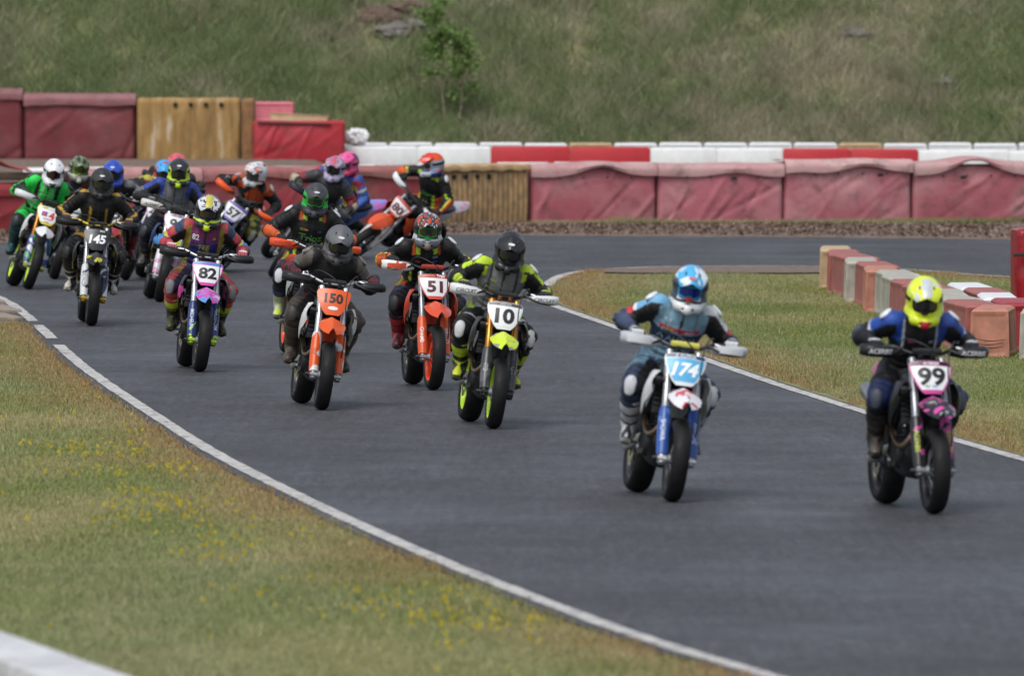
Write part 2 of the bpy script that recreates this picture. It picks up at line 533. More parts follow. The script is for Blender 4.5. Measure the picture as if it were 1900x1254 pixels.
tag(strip('edge_line', FAR[(FAR[:, 0] > 0) & (FAR[:, 0] < 20)], -0.02, 0.10, 0.017, mat('#8b8683', 0.9), 0.08, 7), 'faint pale line along the far soil strip', kind='structure')

# ---- brown soil / bark strips
sm = bpy.data.materials.new('bark_soil'); sm.use_nodes = True
nt = sm.node_tree; b = nt.nodes['Principled BSDF']
geo = nt.nodes.new('ShaderNodeNewGeometry')
n1o = nz(9, 8, 0.75)
cr = nt.nodes.new('ShaderNodeValToRGB')
cr.color_ramp.elements[0].position, cr.color_ramp.elements[0].color = 0.3, (0.075, 0.052, 0.042, 1)
cr.color_ramp.elements[1].position, cr.color_ramp.elements[1].color = 0.7, (0.22, 0.16, 0.125, 1)
nt.links.new(n1o, cr.inputs[0]); nt.links.new(cr.outputs[0], b.inputs['Base Color']); b.inputs['Roughness'].default_value = 1.0
FAR_SOIL_IN = FAR
soilP = [p for p in FAR if -14 < p[0] < 32]
FOAM = [(-16, 151.5), (-11, 155.2), (-7.85, 157.0), (-2.94, 159.6), (0.43, 162.3), (4.35, 163.1), (8.21, 164.2), (16, 166)]
fx, fy = zip(*FOAM)
def foam_y(x): return float(np.interp(x, fx, fy))
xsoil = np.arange(-13, 15, 0.5)
FR = FAR[np.argsort(FAR[:, 0])]
near = np.interp(xsoil, FR[:, 0], FR[:, 1]) - 0.15
far_ = np.interp(xsoil, fx, fy) + 1.5
n = len(xsoil)
rs = np.random.RandomState(2)
rows = 14
V, F = [], []
for r in range(rows):
    t = r / (rows - 1)
    hgt = 0.016 + 0.09 * math.sin(math.pi * min(1, t * 1.3)) * (r > 0)
    for i in range(n):
        V.append((xsoil[i] + rs.rand() * .1, near[i] * (1 - t) + far_[i] * t + rs.rand() * .2, hgt * (1 if r == 0 else 0.6 + 0.7 * rs.rand())))
for r in range(rows - 1):
    for i in range(n - 1):
        F.append((r * n + i, r * n + i + 1, (r + 1) * n + i + 1, (r + 1) * n + i))
tag(obj('soil_strip', np_mesh('soil_strip', np.array(V), np.array(F)), sm), 'brown bark and soil strip under the foam wall', kind='structure')
nchip = 20000
cx = rs.uniform(-9, 9.5, nchip); ct = rs.rand(nchip)
cy = np.interp(cx, xsoil, near) * (1 - ct) + (np.interp(cx, fx, fy) - .15) * ct
CHIPS = (np.c_[cx, cy], .05 + .06 * np.sin(np.pi * np.minimum(1, ct * 1.3)))
q = np.array([(0.95, 136.05), (1.7, 136.3), (2.6, 136.7), (3.4, 136.9), (4.2, 136.6), (5.0, 135.8)])
ps = smooth_line([(0.95, 135.2), (1.7, 136.1), (2.6, 136.6), (3.4, 136.8), (4.2, 136.4), (5.0, 135.5), (4.6, 133.9), (3.6, 133.3), (2.6, 133.6), (1.6, 133.3), (1.0, 134.0), (0.95, 135.2)], 2)[:-1]
cc = ps.mean(0)
V = np.r_[np.c_[ps, np.full(len(ps), .018)], [(cc[0], cc[1], .024)]]
F = np.array([(i, (i + 1) % len(ps), len(ps)) for i in range(len(ps))])
me_ = np_mesh('soil_patch', V, F)
if me_.polygons[0].normal.z < 0: me_.flip_normals()
tag(obj('soil_patch', me_, sm), 'bare brown soil at the tip of the infield', kind='structure')
xx = np.arange(-14, -1.5, 0.5)
V = np.r_[np.c_[xx, np.full(len(xx), 170.5)], np.c_[xx, np.full(len(xx), 182.5)]]
ny = 14
V, F = [], []
for r in range(ny):
    y = 170 + r * 1.0
    for x_ in xx: V.append((x_, y))
V = np.array(V); V = np.c_[V, ground_z(V[:, 0], V[:, 1]) + 0.03]
m_ = len(xx)
for r in range(ny - 1):
    for i in range(m_ - 1): F.append((r * m_ + i, r * m_ + i + 1, (r + 1) * m_ + i + 1, (r + 1) * m_ + i))
tag(obj('soil_bank', np_mesh('soil_bank', V, np.array(F)), sm), 'dark bare soil in front of the rear foam wall', kind='structure')

# ------------------------------------------------------------------ grass, one blade = one triangle
def dist_line(P, L):
    d = np.full(len(P), 1e9)
    for i in range(len(L) - 1):
        a, c = L[i], L[i + 1]; ab = c - a
        t = np.clip(((P - a) @ ab) / (ab @ ab), 0, 1)
        d = np.minimum(d, np.linalg.norm(P - a - t[:, None] * ab, axis=1))
    return d
def blades(P, z, h, w, col, lean, rs, up=None):
    n = len(P)
    a = rs.rand(n) * math.pi
    dx, dy = np.cos(a) * w / 2, np.sin(a) * w / 2
    la = rs.rand(n) * 2 * math.pi; ll = lean * h * rs.rand(n)
    B = np.c_[P, z]
    V = np.empty((n, 3, 3))
    V[:, 0] = B + np.c_[dx, dy, np.zeros(n) - .005]
    V[:, 1] = B - np.c_[dx, dy, np.zeros(n) + .005]
    V[:, 2] = B + np.c_[np.cos(la) * ll, np.sin(la) * ll, h]
    return V.reshape(-1, 3), np.arange(3 * n).reshape(-1, 3), np.repeat(col, 3, axis=0)
GRASS = attr_mat(rough=0.8, bump=0.0, var=0.15, spec=0.15, trans=0.3)
rs = np.random.RandomState(4)
def mixc(a, b_, t): return np.array(a) * (1 - t[:, None]) + np.array(b_) * t[:, None]
def turf_color(P, dl, rs):
    n1 = fbm(P, 0.16, 21, 3); n2 = fbm(P * np.array([1, .25]), 0.9, 25, 3); n3 = rs.rand(len(P))
    dry = np.clip((0.55 * n1 + 0.45 * n2 - 0.46) * 3.6 + 0.5 * (n3 - .5) + 0.22, 0, 1)
    c = mixc((0.208, 0.258, 0.080), (0.450, 0.390, 0.205), dry)
    gr = np.clip(fbm(P * np.array([1, .22]), 0.7, 37, 3) * 3.2 - 1.25, 0, 1) * (.4 + .6 * rs.rand(len(P)))
    c = c * (1 - .75 * gr[:, None]) + np.array((0.305, 0.325, 0.190)) * .75 * gr[:, None]
    lush = np.clip((fbm(P * np.array([1, .3]), 0.5, 31, 2) - 0.58) * 6, 0, 1)
    c = c * (1 - .6 * lush[:, None]) + np.array((0.165, 0.220, 0.060)) * .6 * lush[:, None]
    br = .85 * np.clip(1.25 - dl / (0.35 + 1.1 * fbm(P, 0.5, 33, 2)), 0, 1) * np.clip(fbm(P * np.array([1, .5]), 0.6, 35, 2) * 3.6 - 1.05, 0, 1)
    c = c * (1 - br[:, None]) + np.array((0.385, 0.245, 0.125)) * br[:, None]
    return c * (0.75 + 0.5 * rs.rand(len(P), 1))
def turf(name, label, x0, x1, y0, y1, n, keep, line, hmin=.012, hmax=.036):
    P = np.c_[rs.uniform(x0, x1, n), rs.uniform(y0, y1, n)]
    P = P[keep(P)]
    dl = dist_line(P, line)
    tall = 1 + 0.8 * np.clip(fbm(P, 0.8, 41, 2) * 3 - 1.6, 0, 1)
    h = rs.uniform(hmin, hmax, len(P)) * tall
    h = np.where(dl < .25, h * 1.2, h)
    V, F, Cc = blades(P, np.zeros(len(P)), h, 0.008 + 0.010 * rs.rand(len(P)), turf_color(P, dl, rs), 0.9, rs)
    return tag(obj(name, np_mesh(name, V, F, False, Cc), GRASS), label, 'grass', kind='stuff')
Ls = Lm[np.argsort(Lm[:, 1])]; Rs_ = RIGHT_[::-1]
def rag(P): return 0.16 * (fbm(P, 3.0, 51, 2) - .5)
def left_keep(P):
    e = np.interp(P[:, 1], Ls[:, 1], Ls[:, 0]) - 0.13
    half = P[:, 1] * 0.0515 + 2.3
    return (P[:, 0] < e + rag(P)) & (P[:, 0] > -half) & ~((P[:, 1] > 113) & (P[:, 0] > e - .5))
turf('verge_grass', 'mown dry grass verge dotted with yellow flowers', -9.0, 3.5, 42, 124, 886000, left_keep, Ls)
# infield: right of the right edge line and inside the tip
poly = np.r_[RIGHT_[(RIGHT_[:, 1] > 60) & (RIGHT_[:, 0] < 16)], [(16, 60)]]
def inside(P, poly):
    c = np.zeros(len(P), bool); j = len(poly) - 1
    for i in range(len(poly)):
        xi, yi = poly[i]; xj, yj = poly[j]
        k = ((yi > P[:, 1]) != (yj > P[:, 1])) & (P[:, 0] < (xj - xi) * (P[:, 1] - yi) / (yj - yi + 1e-12) + xi)
        c ^= k; j = i
    return c
rl = RIGHT_[(RIGHT_[:, 1] > 60) & (RIGHT_[:, 0] < 16)]
def right_keep(P):
    half = P[:, 1] * 0.0515 + 2.3
    soil = (P[:, 1] > 132.6) & (P[:, 0] > 1.2) & (P[:, 0] < 5.0) & (P[:, 1] > 133.2 + 0.8 * np.sin(P[:, 0] * 3))
    return (P[:, 0] < half) & inside(P, poly) & ~soil & (dist_line(P, rl) > 0.06 + rag(P))
turf('infield_grass', 'mown infield grass behind the right-hand edge line', 0.3, 9.6, 74, 137, 476000, right_keep, rl)
# thin grass at the foot of the far wall
def far_keep(P):
    fy_ = np.interp(P[:, 0], fx, fy)
    return (np.abs(P[:, 1] - fy_ + 1.3) < 0.9 * fbm(P, .6, 61, 2) * 1.3) & (P[:, 0] > 0.2)
turf('foot_grass', 'thin green grass along the foot of the foam wall', 0.2, 9, 160, 164.5, 60000, far_keep, np.array([(50., 50.), (51, 51)]), .05, .13)

rs = np.random.RandomState(44)
cc = np.where(rs.rand(len(CHIPS[0]), 1) < .3, np.array([(0.27, 0.205, 0.165)]), np.array([(0.13, 0.085, 0.062)])) * rs.uniform(.5, 1.3, (len(CHIPS[0]), 1))
V, F, Cc = blades(CHIPS[0], CHIPS[1], rs.uniform(.01, .05, len(CHIPS[0])), .02 + .05 * rs.rand(len(CHIPS[0])), cc, 2.5, rs)
tag(obj('bark_chips', np_mesh('bark_chips', V, F, False, Cc), attr_mat(rough=.9, bump=0, var=.1, spec=.1)), 'loose bark chips on the soil strip under the foam wall', 'bark chips', kind='stuff')
# longer tufts left by the mower
n = 60000
P = np.r_[np.c_[rs.uniform(-7.5, 3.0, n), rs.uniform(45, 122, n)], np.c_[rs.uniform(.5, 7.5, n // 2), rs.uniform(78, 135, n // 2)]]
ok = (left_keep(P) | right_keep(P)) & (rs.rand(len(P)) < np.clip((fbm(P * np.array([1, .4]), 1.9, 63, 3) - .56) * 9, 0.02, 1))
P = P[ok]
cc = mixc((0.150, 0.205, 0.065), (0.40, 0.36, 0.20), (rs.rand(len(P)) < .4) * 1.0) * rs.uniform(.7, 1.2, (len(P), 1))
V, F, Cc = blades(P, np.zeros(len(P)), rs.uniform(.035, .10, len(P)), .006 + .006 * rs.rand(len(P)), cc, 1.1, rs)
tag(obj('grass_tufts', np_mesh('grass_tufts', V, F, False, Cc), GRASS), 'longer uneven grass tufts in the mown turf', 'grass', kind='stuff')
# yellow flowers
def flowers(name, label, P, r0, r1, z0, rs, col):
    n = len(P); k = 6
    r = rs.uniform(r0, r1, n); z = z0 + rs.rand(n) * .03
    V = np.empty((n, k + 1, 3)); tl = rs.uniform(-.9, .9, (n, 2))
    V[:, 0] = np.c_[P, z + .006]
    for i in range(k):
        a = 2 * math.pi * i / k
        ox, oy = np.cos(a) * r, np.sin(a) * r
        V[:, i + 1] = np.c_[P[:, 0] + ox, P[:, 1] + oy, z + ox * tl[:, 0] + oy * (-0.9 + .5 * tl[:, 1])]
    F = np.array([[(j * (k + 1)), j * (k + 1) + 1 + i, j * (k + 1) + 1 + (i + 1) % k] for j in range(n) for i in range(k)])
    c = np.repeat(np.array(col) * rs.uniform(.7, 1.15, (n, 1)), k + 1, axis=0)
    return tag(obj(name, np_mesh(name, V.reshape(-1, 3), F, False, c), attr_mat(0.7, 0, var=0.05, spec=.2, trans=.25)), label, 'flowers', kind='stuff')
n = 16000
P = np.c_[rs.uniform(-5.5, 2.5, n), rs.uniform(47, 112, n)]
dl = np.interp(P[:, 1], Ls[:, 1], Ls[:, 0]) - P[:, 0]
band = np.exp(-((dl - 1.15 - .25 * np.sin(P[:, 1] * .3)) / 0.5) ** 2) * (P[:, 1] < 82) + 0.10 * (P[:, 1] < 112)
clump = np.clip(fbm(P * np.array([1, .35]), 1.7, 71, 2) * 3.4 - 1.45, 0, 1)
P = P[(dl > .3) & (rs.rand(n) < band * clump * 1.1) & (np.abs(P[:, 0]) < P[:, 1] * .0515)]
E2 = np.c_[rs.uniform(-3.2, -1.3, 70), rs.uniform(47, 53, 70)]
P = np.r_[P, E2[(E2[:, 0] > -2.7 + (52 - E2[:, 1]) * .2) & (E2[:, 0] < -2.2 + (52 - E2[:, 1]) * .22)]]
flowers('verge_flowers', 'small yellow wildflowers scattered through the verge grass', P, .009, .017, .03, rs, (0.92, 0.74, 0.10))
n = 3000
P = np.c_[rs.uniform(1, 7, n), rs.uniform(80, 130, n)]
P = P[right_keep(P) & (rs.rand(n) < .16 * np.clip(fbm(P, .8, 75, 2) * 3 - 1.1, 0, 1))]
flowers('infield_flowers', 'tiny yellow and white flowers in the infield grass', P, .008, .016, .05, rs, (0.62, 0.45, 0.08))
n = 1500
P = np.c_[rs.uniform(-6, 2, n), rs.uniform(60, 118, n)]
P = P[left_keep(P) & (rs.rand(n) < .14)]
flowers('verge_daisies', 'tiny white daisies low in the verge grass', P, .006, .011, .04, rs, (0.62, 0.60, 0.56))

# hillside grass
def hill_blades(n, x0, x1, y0, y1, hm, hM, w, colA, colB, thr, lean, seed):
    rs = np.random.RandomState(seed)
    P = np.c_[rs.uniform(x0, x1, n), y0 + (y1 - y0) * rs.rand(n) ** 1.3]
    cl = fbm(P, 1.3, seed + 5, 3)
    P = P[rs.rand(n) < np.clip((cl - thr) * 5, 0.04, 1)]
    cl = fbm(P, 0.42, 83, 3); c2 = fbm(P, 2.2, 84, 2)
    gx = np.clip((2.0 - P[:, 0]) / 11.0, -.5, .9)                 # greener towards one end, drier towards the other
    dry = np.clip((cl * .5 + c2 * .5 - .48) * 5.0 + .34 - .46 * gx + .5 * (rs.rand(len(P)) - .5), 0, 1)
    c = mixc(colA, colB, dry) * (0.7 + 0.6 * rs.rand(len(P), 1)) * (0.76 + 0.46 * fbm(P, 1.4, 91, 3))[:, None]
    bare = fbm(P, .3, 95, 2)
    h = rs.uniform(hm, hM, len(P)) * (0.55 + 0.9 * fbm(P, 1.0, 97, 2))
    return blades(P, ground_z(P[:, 0], P[:, 1]), h, w * (0.6 + .8 * rs.rand(len(P))), c, lean, rs)
for args, lab, nm in (((510000, -19, 19, 183.6, 199, .14, .42, .020, (0.225, 0.282, 0.135), (0.410, 0.380, 0.270), .20, 1.9, 101), 'rough green and straw-coloured grass covering the hillside', 'hillside_grass'),
                  ((50000, -19, 19, 184, 199, .35, .75, .012, (0.36, 0.33, 0.20), (0.50, 0.44, 0.32), .52, 1.1, 105), 'tall pale dead stalks standing through the hillside grass', 'dry_stalks'),
                  ((71000, -19, 19, 183.6, 199, .10, .34, .032, (0.115, 0.180, 0.070), (0.150, 0.195, 0.085), .54, 1.0, 109), 'dark leafy weeds in the hillside grass', 'hillside_weeds')):
    V, F, Cc = hill_blades(*args)
    tag(obj(nm, np_mesh(nm, V, F, False, Cc), GRASS), lab, 'grass', kind='stuff')
# ================================================================== barriers
def vinyl(col, top, seed):
    """dusty weathered vinyl: grime blotches and pale abrasion"""
    key = ('vinyl', col, top, seed)
    if key in _mats: return _mats[key]
    m = bpy.data.materials.new('weathered_vinyl'); m.use_nodes = True
    nt = m.node_tree; b = nt.nodes['Principled BSDF']
    tc = nt.nodes.new('ShaderNodeTexCoord')
    mp = nt.nodes.new('ShaderNodeMapping'); mp.inputs['Location'].default_value = (seed * 3.1, seed, seed * 1.7)
    nt.links.new(tc.outputs['Object'], mp.inputs['Vector'])
    def N(s, d, r):
        n = nt.nodes.new('ShaderNodeTexNoise'); n.inputs['Scale'].default_value = s; n.inputs['Detail'].default_value = d; n.inputs['Roughness'].default_value = r
        nt.links.new(mp.outputs[0], n.inputs['Vector']); return n.outputs[0]
    def mix(fac, a, b_, lo, hi, mxv=1.0):
        r_ = nt.nodes.new('ShaderNodeMapRange'); r_.inputs[1].default_value, r_.inputs[2].default_value = lo, hi; r_.inputs[4].default_value = mxv
        nt.links.new(fac, r_.inputs[0])
        x = nt.nodes.new('ShaderNodeMix'); x.data_type = 'RGBA'
        nt.links.new(r_.outputs[0], x.inputs[0])
        if isinstance(a, tuple): x.inputs[6].default_value = (*a, 1)
        else: nt.links.new(a, x.inputs[6])
        x.inputs[7].default_value = (*b_, 1)
        return x.outputs[2]
    c = mix(N(1.3, 6, .6), C(col), C(top), .42, .70, .55)
    c = mix(N(2.4, 9, .7), c, (0.06, 0.035, 0.03), .51, .76, .8)
    c = mix(N(14, 5, .7), c, (0.28, 0.19, 0.17), .6, .8, .3)
    nt.links.new(c, b.inputs['Base Color']); b.inputs['Roughness'].default_value = 0.62
    bp = nt.nodes.new('ShaderNodeBump'); bp.inputs['Strength'].default_value = .35; bp.inputs['Distance'].default_value = .03
    nt.links.new(N(6, 5, .6), bp.inputs['Height']); nt.links.new(bp.outputs[0], b.inputs['Normal'])
    _mats[key] = m
    return m

def foam_body(L, Dp, H, seed, amp=.8, ridges=0):
    rs = np.random.RandomState(seed)
    path = [(0.02, 0.0)] + [(0.0, H * k / 22) for k in range(1, 22)] + [(0.02, H - .02), (0.06, H)] + [(0.06 + (Dp - .12) * k / 6, H + .01) for k in range(1, 6)] + [(Dp - .04, H), (Dp, H - .04), (Dp, H * .5), (Dp - .02, 0)]
    path = np.array(path)
    nx = 64 if not ridges else ridges * 8
    creases = [(rs.rand() * L, rs.rand() * H, rs.uniform(0.25, 1.25) * (1 if rs.rand() < .8 else -1), rs.uniform(.02, .05), rs.uniform(.012, .035) * rs.choice([-1, 1]), rs.uniform(.25, .7)) for _ in range(9)]
    secs = []
    for i in range(nx + 1):
        x = L * i / nx
        P = path.copy()
        front = P[:, 0] < 0.03
        z = P[:, 1]
        d = np.zeros(len(P))
        if ridges:
            d = -0.022 * abs(math.sin(math.pi * x / L * ridges)) ** .6 * (z < H - .06) * (z > .01)
            d = d - .03 * np.sin(np.pi * np.clip(z / H, 0, 1))
        else:
            for cx, cz, an, w, a, ln in creases:
                u = (x - cx) * math.cos(an) + (z - cz) * math.sin(an); v = -(x - cx) * math.sin(an) + (z - cz) * math.cos(an)
                d += a * np.exp(-(v / w) ** 2) * np.exp(-(u / ln) ** 2)
            d = d * amp - .05 * amp * np.sin(np.pi * np.clip(z / H, 0, 1)) * math.sin(math.pi * x / L) ** .5
            d += .06 * (fbm(np.c_[np.full(len(z), x), z], 1.6, seed, 2) - .5) * amp
        e = min(x, L - x)
        edge = .05 * max(0, 1 - e / .06) ** 2
        y = P[:, 0] + np.where(front, d + edge, 0)
        zz = z + np.where(~front, .03 * (vnoise(np.c_[np.full(len(z), x), P[:, 0]], 1.5, seed + 3) - .5) * amp - edge * .5, 0)
        secs.append(np.c_[np.full(len(P), x), y, zz])
    return MB().loft(secs)

def foam_flap(L, Dp, H, seed, arch=0.0, drop=.17):
    """loose cover hanging over the top edge"""
    rs = np.random.RandomState(seed + 50)
    nx = 40
    c0 = rs.uniform(.35, .65)
    G = []
    for i in range(nx + 1):
        t = i / nx; x = -.01 + (L + .02) * t
        a = arch * math.exp(-((t - c0) / .20) ** 2)
        lift = (.035 * a if arch < 1.2 else .075 * a) + .03 * (vnoise(np.array([[x, 0.]]), 1.6, seed)[0] - .5) + .002
        dr = drop * (1 - .75 * a) * (1 + .25 * (vnoise(np.array([[x, 7.]]), 2.5, seed + 1)[0] - .5))
        out = .06 + .05 * a + .02 * (vnoise(np.array([[x, 3.]]), 5, seed + 2)[0])
        G.append([(x, Dp - .02, H + .02 + lift * .6), (x, Dp * .6, H + .03 + lift), (x, Dp * .3, H + .03 + lift), (x, .04, H + .025 + lift), (x, -.02, H + .01 + lift), (x, -out * .8, H - .03 + lift),
                  (x, -out, H - dr * .5 + lift), (x, -out * .85, H - dr + lift)])
    return MB().sheet(G, .012)

def place(x, y, z, yaw):
    return Matrix.Translation((x, y, z)) @ Matrix.Rotation(yaw, 4, 'Z')
BLACK = mat((0.012, 0.012, 0.013), 0.6)

def foam_block(x0, x1, label, seed, col, top, H=.955, ridged=False, arch=.8, patch=None, yfun=foam_y, z=0.0, Dp=.7, group=None, amp=.8):
    y0, y1 = yfun(x0), yfun(x1)
    L = math.hypot(x1 - x0, y1 - y0) - .035
    M = place(x0, y0, z, math.atan2(y1 - y0, x1 - x0))
    root = empty('foam_block', M)
    if ridged:
        ym = mat('#9a7f5a', .85, var=.3, bump=.5, bscale=40, dirt=.55)
        obj('foam_core', foam_body(L, Dp, H - .03, seed, ridges=19), ym, root)
        cap = MB().sheet([[(-.01 + (L + .02) * i / 20, yy, zz + .012 * math.sin(i * 1.7)) for (yy, zz) in ((Dp, H - .01), (Dp * .5, H + .005), (.05, H), (-.045, H - .015), (-.055, H - .06), (-.05, H - .075))] for i in range(21)], .015)
        obj('top_edge', cap, mat('#ad9068', .85, var=.25, dirt=.3), root)
        for k in range(4):
            obj('bolt_hole', MB().lathe([(.038, -.01), (.038, .015)], 12, c=(.42 + k * .235, -.052, H - .17)), mat('#171411', .9), root)
    else:
        obj('vinyl_cover', foam_body(L, Dp, H - .02, seed, amp), vinyl(col, top, seed), root)
        obj('cover_flap', foam_flap(L, Dp, H - .02, seed, arch), vinyl(top, col, seed + 9), root)
        obj('dark_gap_strip', MB().box((L + .012, .12, H * .46), (.05, .03, H * .86), bev=.006), BLACK, root)  # black strip put in as the dark gap between neighbouring blocks
        if arch > .4:
            for k in range(4):
                obj('eyelet', MB().lathe([(.018, -.004), (.018, .006)], 10, c=(L * .22 + k * L * .19, -.085, H - .20)), BLACK, root)
        if patch is not None:
            obj('strap_end', MB().box((patch * L, -.085, H - .22), (.09, .012, .055), bev=.004), BLACK, root)
    return tag(root, label, 'barrier', group)

RED, TOPC = '#96505a', '#b39190'
foam_block(0.30, 2.32, 'faded red vinyl foam block butted against the clean end of the ribbed yellow block', 1, '#a1555f', TOPC, arch=1.0)
foam_block(2.32, 4.35, 'second faded red foam block along from the ribbed yellow one, with black patch', 2, '#a85f6a', TOPC, arch=.45, patch=.60)
foam_block(4.35, 6.42, 'faded red foam block with pale bulging top, third along from the ribbed yellow one', 3, '#a8636d', '#c2a09e', H=1.0, arch=.75, patch=.74)
foam_block(6.42, 8.50, 'faded red vinyl foam block with peaked flap baring a bright red strip', 4, '#a25862', TOPC, arch=1.25, patch=.38)
foam_block(8.50, 10.5, 'faded red vinyl foam block beyond the peaked-flap block', 5, RED, TOPC)
foam_block(-1.27, 0.28, 'ribbed yellow-brown foam block with four dark bolt holes near the asphalt', 6, RED, TOPC, ridged=True)
foam_block(-2.95, -1.27, 'red vinyl foam block with brownish flap on the rider side of the ribbed yellow block', 7, '#8d3038', '#9c6f68', arch=.35)
foam_block(-4.80, -2.95, 'dark red foam block with sagging brown flap behind the leaning riders', 8, '#93333c', '#a06d69', arch=.3)
foam_block(-6.65, -4.80, 'red foam block with dusty pink top behind the blue helmet rider', 9, '#8e333a', '#b58986', arch=.2)
foam_block(-8.45, -6.65, 'low slumped red foam block carrying a wooden plank', 10, '#8f2c33', '#8f2c33', H=.74, arch=.0)
foam_block(-10.6, -8.5, 'red foam block past the slumped one with the plank', 11, RED, TOPC)
pl = obj('wooden_plank', MB().box((0, 0, 0), (2.2, .5, .12), bev=.01), mat('#4a3a2e', .9, var=.4, dirt=.5), None, place(-8.1, foam_y(-8) + .30, .86, R(12)))
tag(pl, 'weathered brown wooden plank lying on the slumped red foam block', 'plank')
# loose cover on the plank
G = []
for i in range(22):
    row = []
    for j in range(16):
        x, y = i / 21 * 1.1, j / 15 * .9
        zz = .22 * math.exp(-((x - .35) / .35) ** 2) * (1 - .4 * y) + .05 * float(vnoise(np.array([[x, y]]), 6, 3)[0]) + .02
        row.append((x, y, zz * (1 if 0 < i < 21 else .3)))
    G.append(row)
tag(obj('loose_cover', MB().sheet(G, .02), vinyl('#9c2f36', '#b07072', 12), None, place(-8.45, foam_y(-8.2) + .1, .935, R(8))), 'crumpled red vinyl cover thrown over the wooden plank', 'cover')

# ---- rear foam wall at the foot of the hill
def rear_y(x): return 181.0
zr = 0.74
foam_block(-12.9, -10.75, 'dark red foam block at the outer end of the rear foam wall', 21, '#6d2a30', '#84595b', 1.13, arch=0, yfun=rear_y, z=zr)
foam_block(-10.75, -8.62, 'tall dark red foam block in the rear wall, two away from the plain yellow one', 22, '#6d2a30', '#875a5d', 1.24, arch=0, yfun=rear_y, z=zr)
foam_block(-8.62, -6.62, 'dark red foam block in the rear wall, touching the plain yellow block', 23, '#702b31', '#885b5e', 1.15, arch=0, yfun=rear_y, z=zr)
root = empty('foam_block', place(-6.62, 180.8, zr - .05, 0))
ym = bpy.data.materials.new('stained_foam'); ym.use_nodes = True
nt = ym.node_tree; b = nt.nodes['Principled BSDF']
tc = nt.nodes.new('ShaderNodeTexCoord'); mp = nt.nodes.new('ShaderNodeMapping'); mp.inputs['Scale'].default_value = (2.2, 1, .35)
nt.links.new(tc.outputs['Object'], mp.inputs['Vector'])
nn = nt.nodes.new('ShaderNodeTexNoise'); nn.inputs['Scale'].default_value = 2.6; nn.inputs['Detail'].default_value = 8; nn.inputs['Roughness'].default_value = .6
nt.links.new(mp.outputs[0], nn.inputs['Vector'])
cr = nt.nodes.new('ShaderNodeValToRGB')
cr.color_ramp.elements[0].position, cr.color_ramp.elements[0].color = .32, (*C('#735d3c'), 1)
cr.color_ramp.elements[1].position, cr.color_ramp.elements[1].color = .66, (*C('#b7a791'), 1)
e = cr.color_ramp.elements.new(.48); e.color = (*C('#937446'), 1)
e = cr.color_ramp.elements.new(.57); e.color = (*C('#9e804f'), 1)
nt.links.new(nn.outputs[0], cr.inputs[0]); nt.links.new(cr.outputs[0], b.inputs['Base Color']); b.inputs['Roughness'].default_value = .9
obj('foam_core', foam_body(1.82, .6, 1.14, 24, .3), ym, root)
obj('foam_side', foam_body(.24, .5, 1.13, 25, .2), mat('#86623f', .9, var=.3, dirt=.4), root, Matrix.Translation((1.84, .03, 0)))
for k in range(4):
    obj('bolt_hole', MB().lathe([(.04, -.03), (.04, .02)], 12, c=(.68 + k * .27, -.008, 1.03)), mat('#15120f', .9), root)
tag(root, 'plain yellow foam block streaked with white, in the rear wall', 'barrier')
root = empty('foam_block', place(-4.56, 180.6, zr - .05, R(3)))
obj('vinyl_cover', foam_body(1.62, .8, .74, 26, .7), vinyl('#a31f2b', '#b04c55', 26), root)
obj('dark_band', MB().box((.72, -.035, .70), (1.3, .03, .03), Matrix.Rotation(R(1.5), 3, 'Y'), .004), BLACK, root)
obj('corner_strap', MB().box((1.53, -.03, .06), (.20, .04, .11), bev=.01), BLACK, root)
tag(root, 'bright red low foam block with black band, end of the rear wall', 'barrier')

# ---- moulded plastic barrier blocks
def plastic_mesh(L, W, H, knob=True, flush=False):
    bm = bmesh.new()
    bmesh.ops.create_cube(bm, size=1.0)
    bmesh.ops.scale(bm, vec=(L, W, H), verts=bm.verts)
    bmesh.ops.translate(bm, vec=(0, 0, H / 2), verts=bm.verts)
    for v in bm.verts:
        if v.co.z > H * .5:
            v.co.y *= .93; v.co.x *= 1.0 if flush else .985
    bm.faces.ensure_lookup_table()
    sides = [f for f in bm.faces if abs(f.normal.z) < .5]
    for f in ([] if flush else sides):
        r = bmesh.ops.inset_individual(bm, faces=[f], thickness=min(L, W, H) * .17, depth=0)
        bmesh.ops.translate(bm, vec=-f.normal * .022, verts=f.verts)
    top = max(bm.faces, key=lambda f: f.calc_center_median().z)
    if knob:
        bmesh.ops.inset_individual(bm, faces=[top], thickness=.06, depth=0)
        bmesh.ops.translate(bm, vec=(0, 0, .03), verts=top.verts)
    bmesh.ops.bevel(bm, geom=[e for e in bm.edges if e.calc_length() > .05], offset=.0025 if flush else .012, segments=2, profile=.5, affect='EDGES')
    bmesh.ops.recalc_face_normals(bm, faces=bm.faces)
    me = bpy.data.meshes.new('plastic_block'); bm.to_mesh(me); bm.free()
    me.polygons.foreach_set('use_smooth', [True] * len(me.polygons)); me.set_sharp_from_angle(angle=R(35))
    return me
PW = mat('#bdbcb8', .55, var=.1, dirt=.28); PWn = mat('#d6d8da', .5, var=.05, dirt=.12)
PR = mat('#96252d', .5, var=.15, dirt=.18); PRf = mat('#9a5a54', .65, var=.22, dirt=.35); PO = mat('#ae7561', .62, var=.2, dirt=.3); PT = mat('#b29a78', .65, var=.15, dirt=.2)
PG = mat('#a5a397', .6, var=.15, dirt=.4); PRn = mat('#ad1f29', .45, var=.08, dirt=.08); PP = mat('#c8707c', .55, var=.1)
rs = np.random.RandomState(9)
meA = plastic_mesh(1.506, .42, .47, True, True)
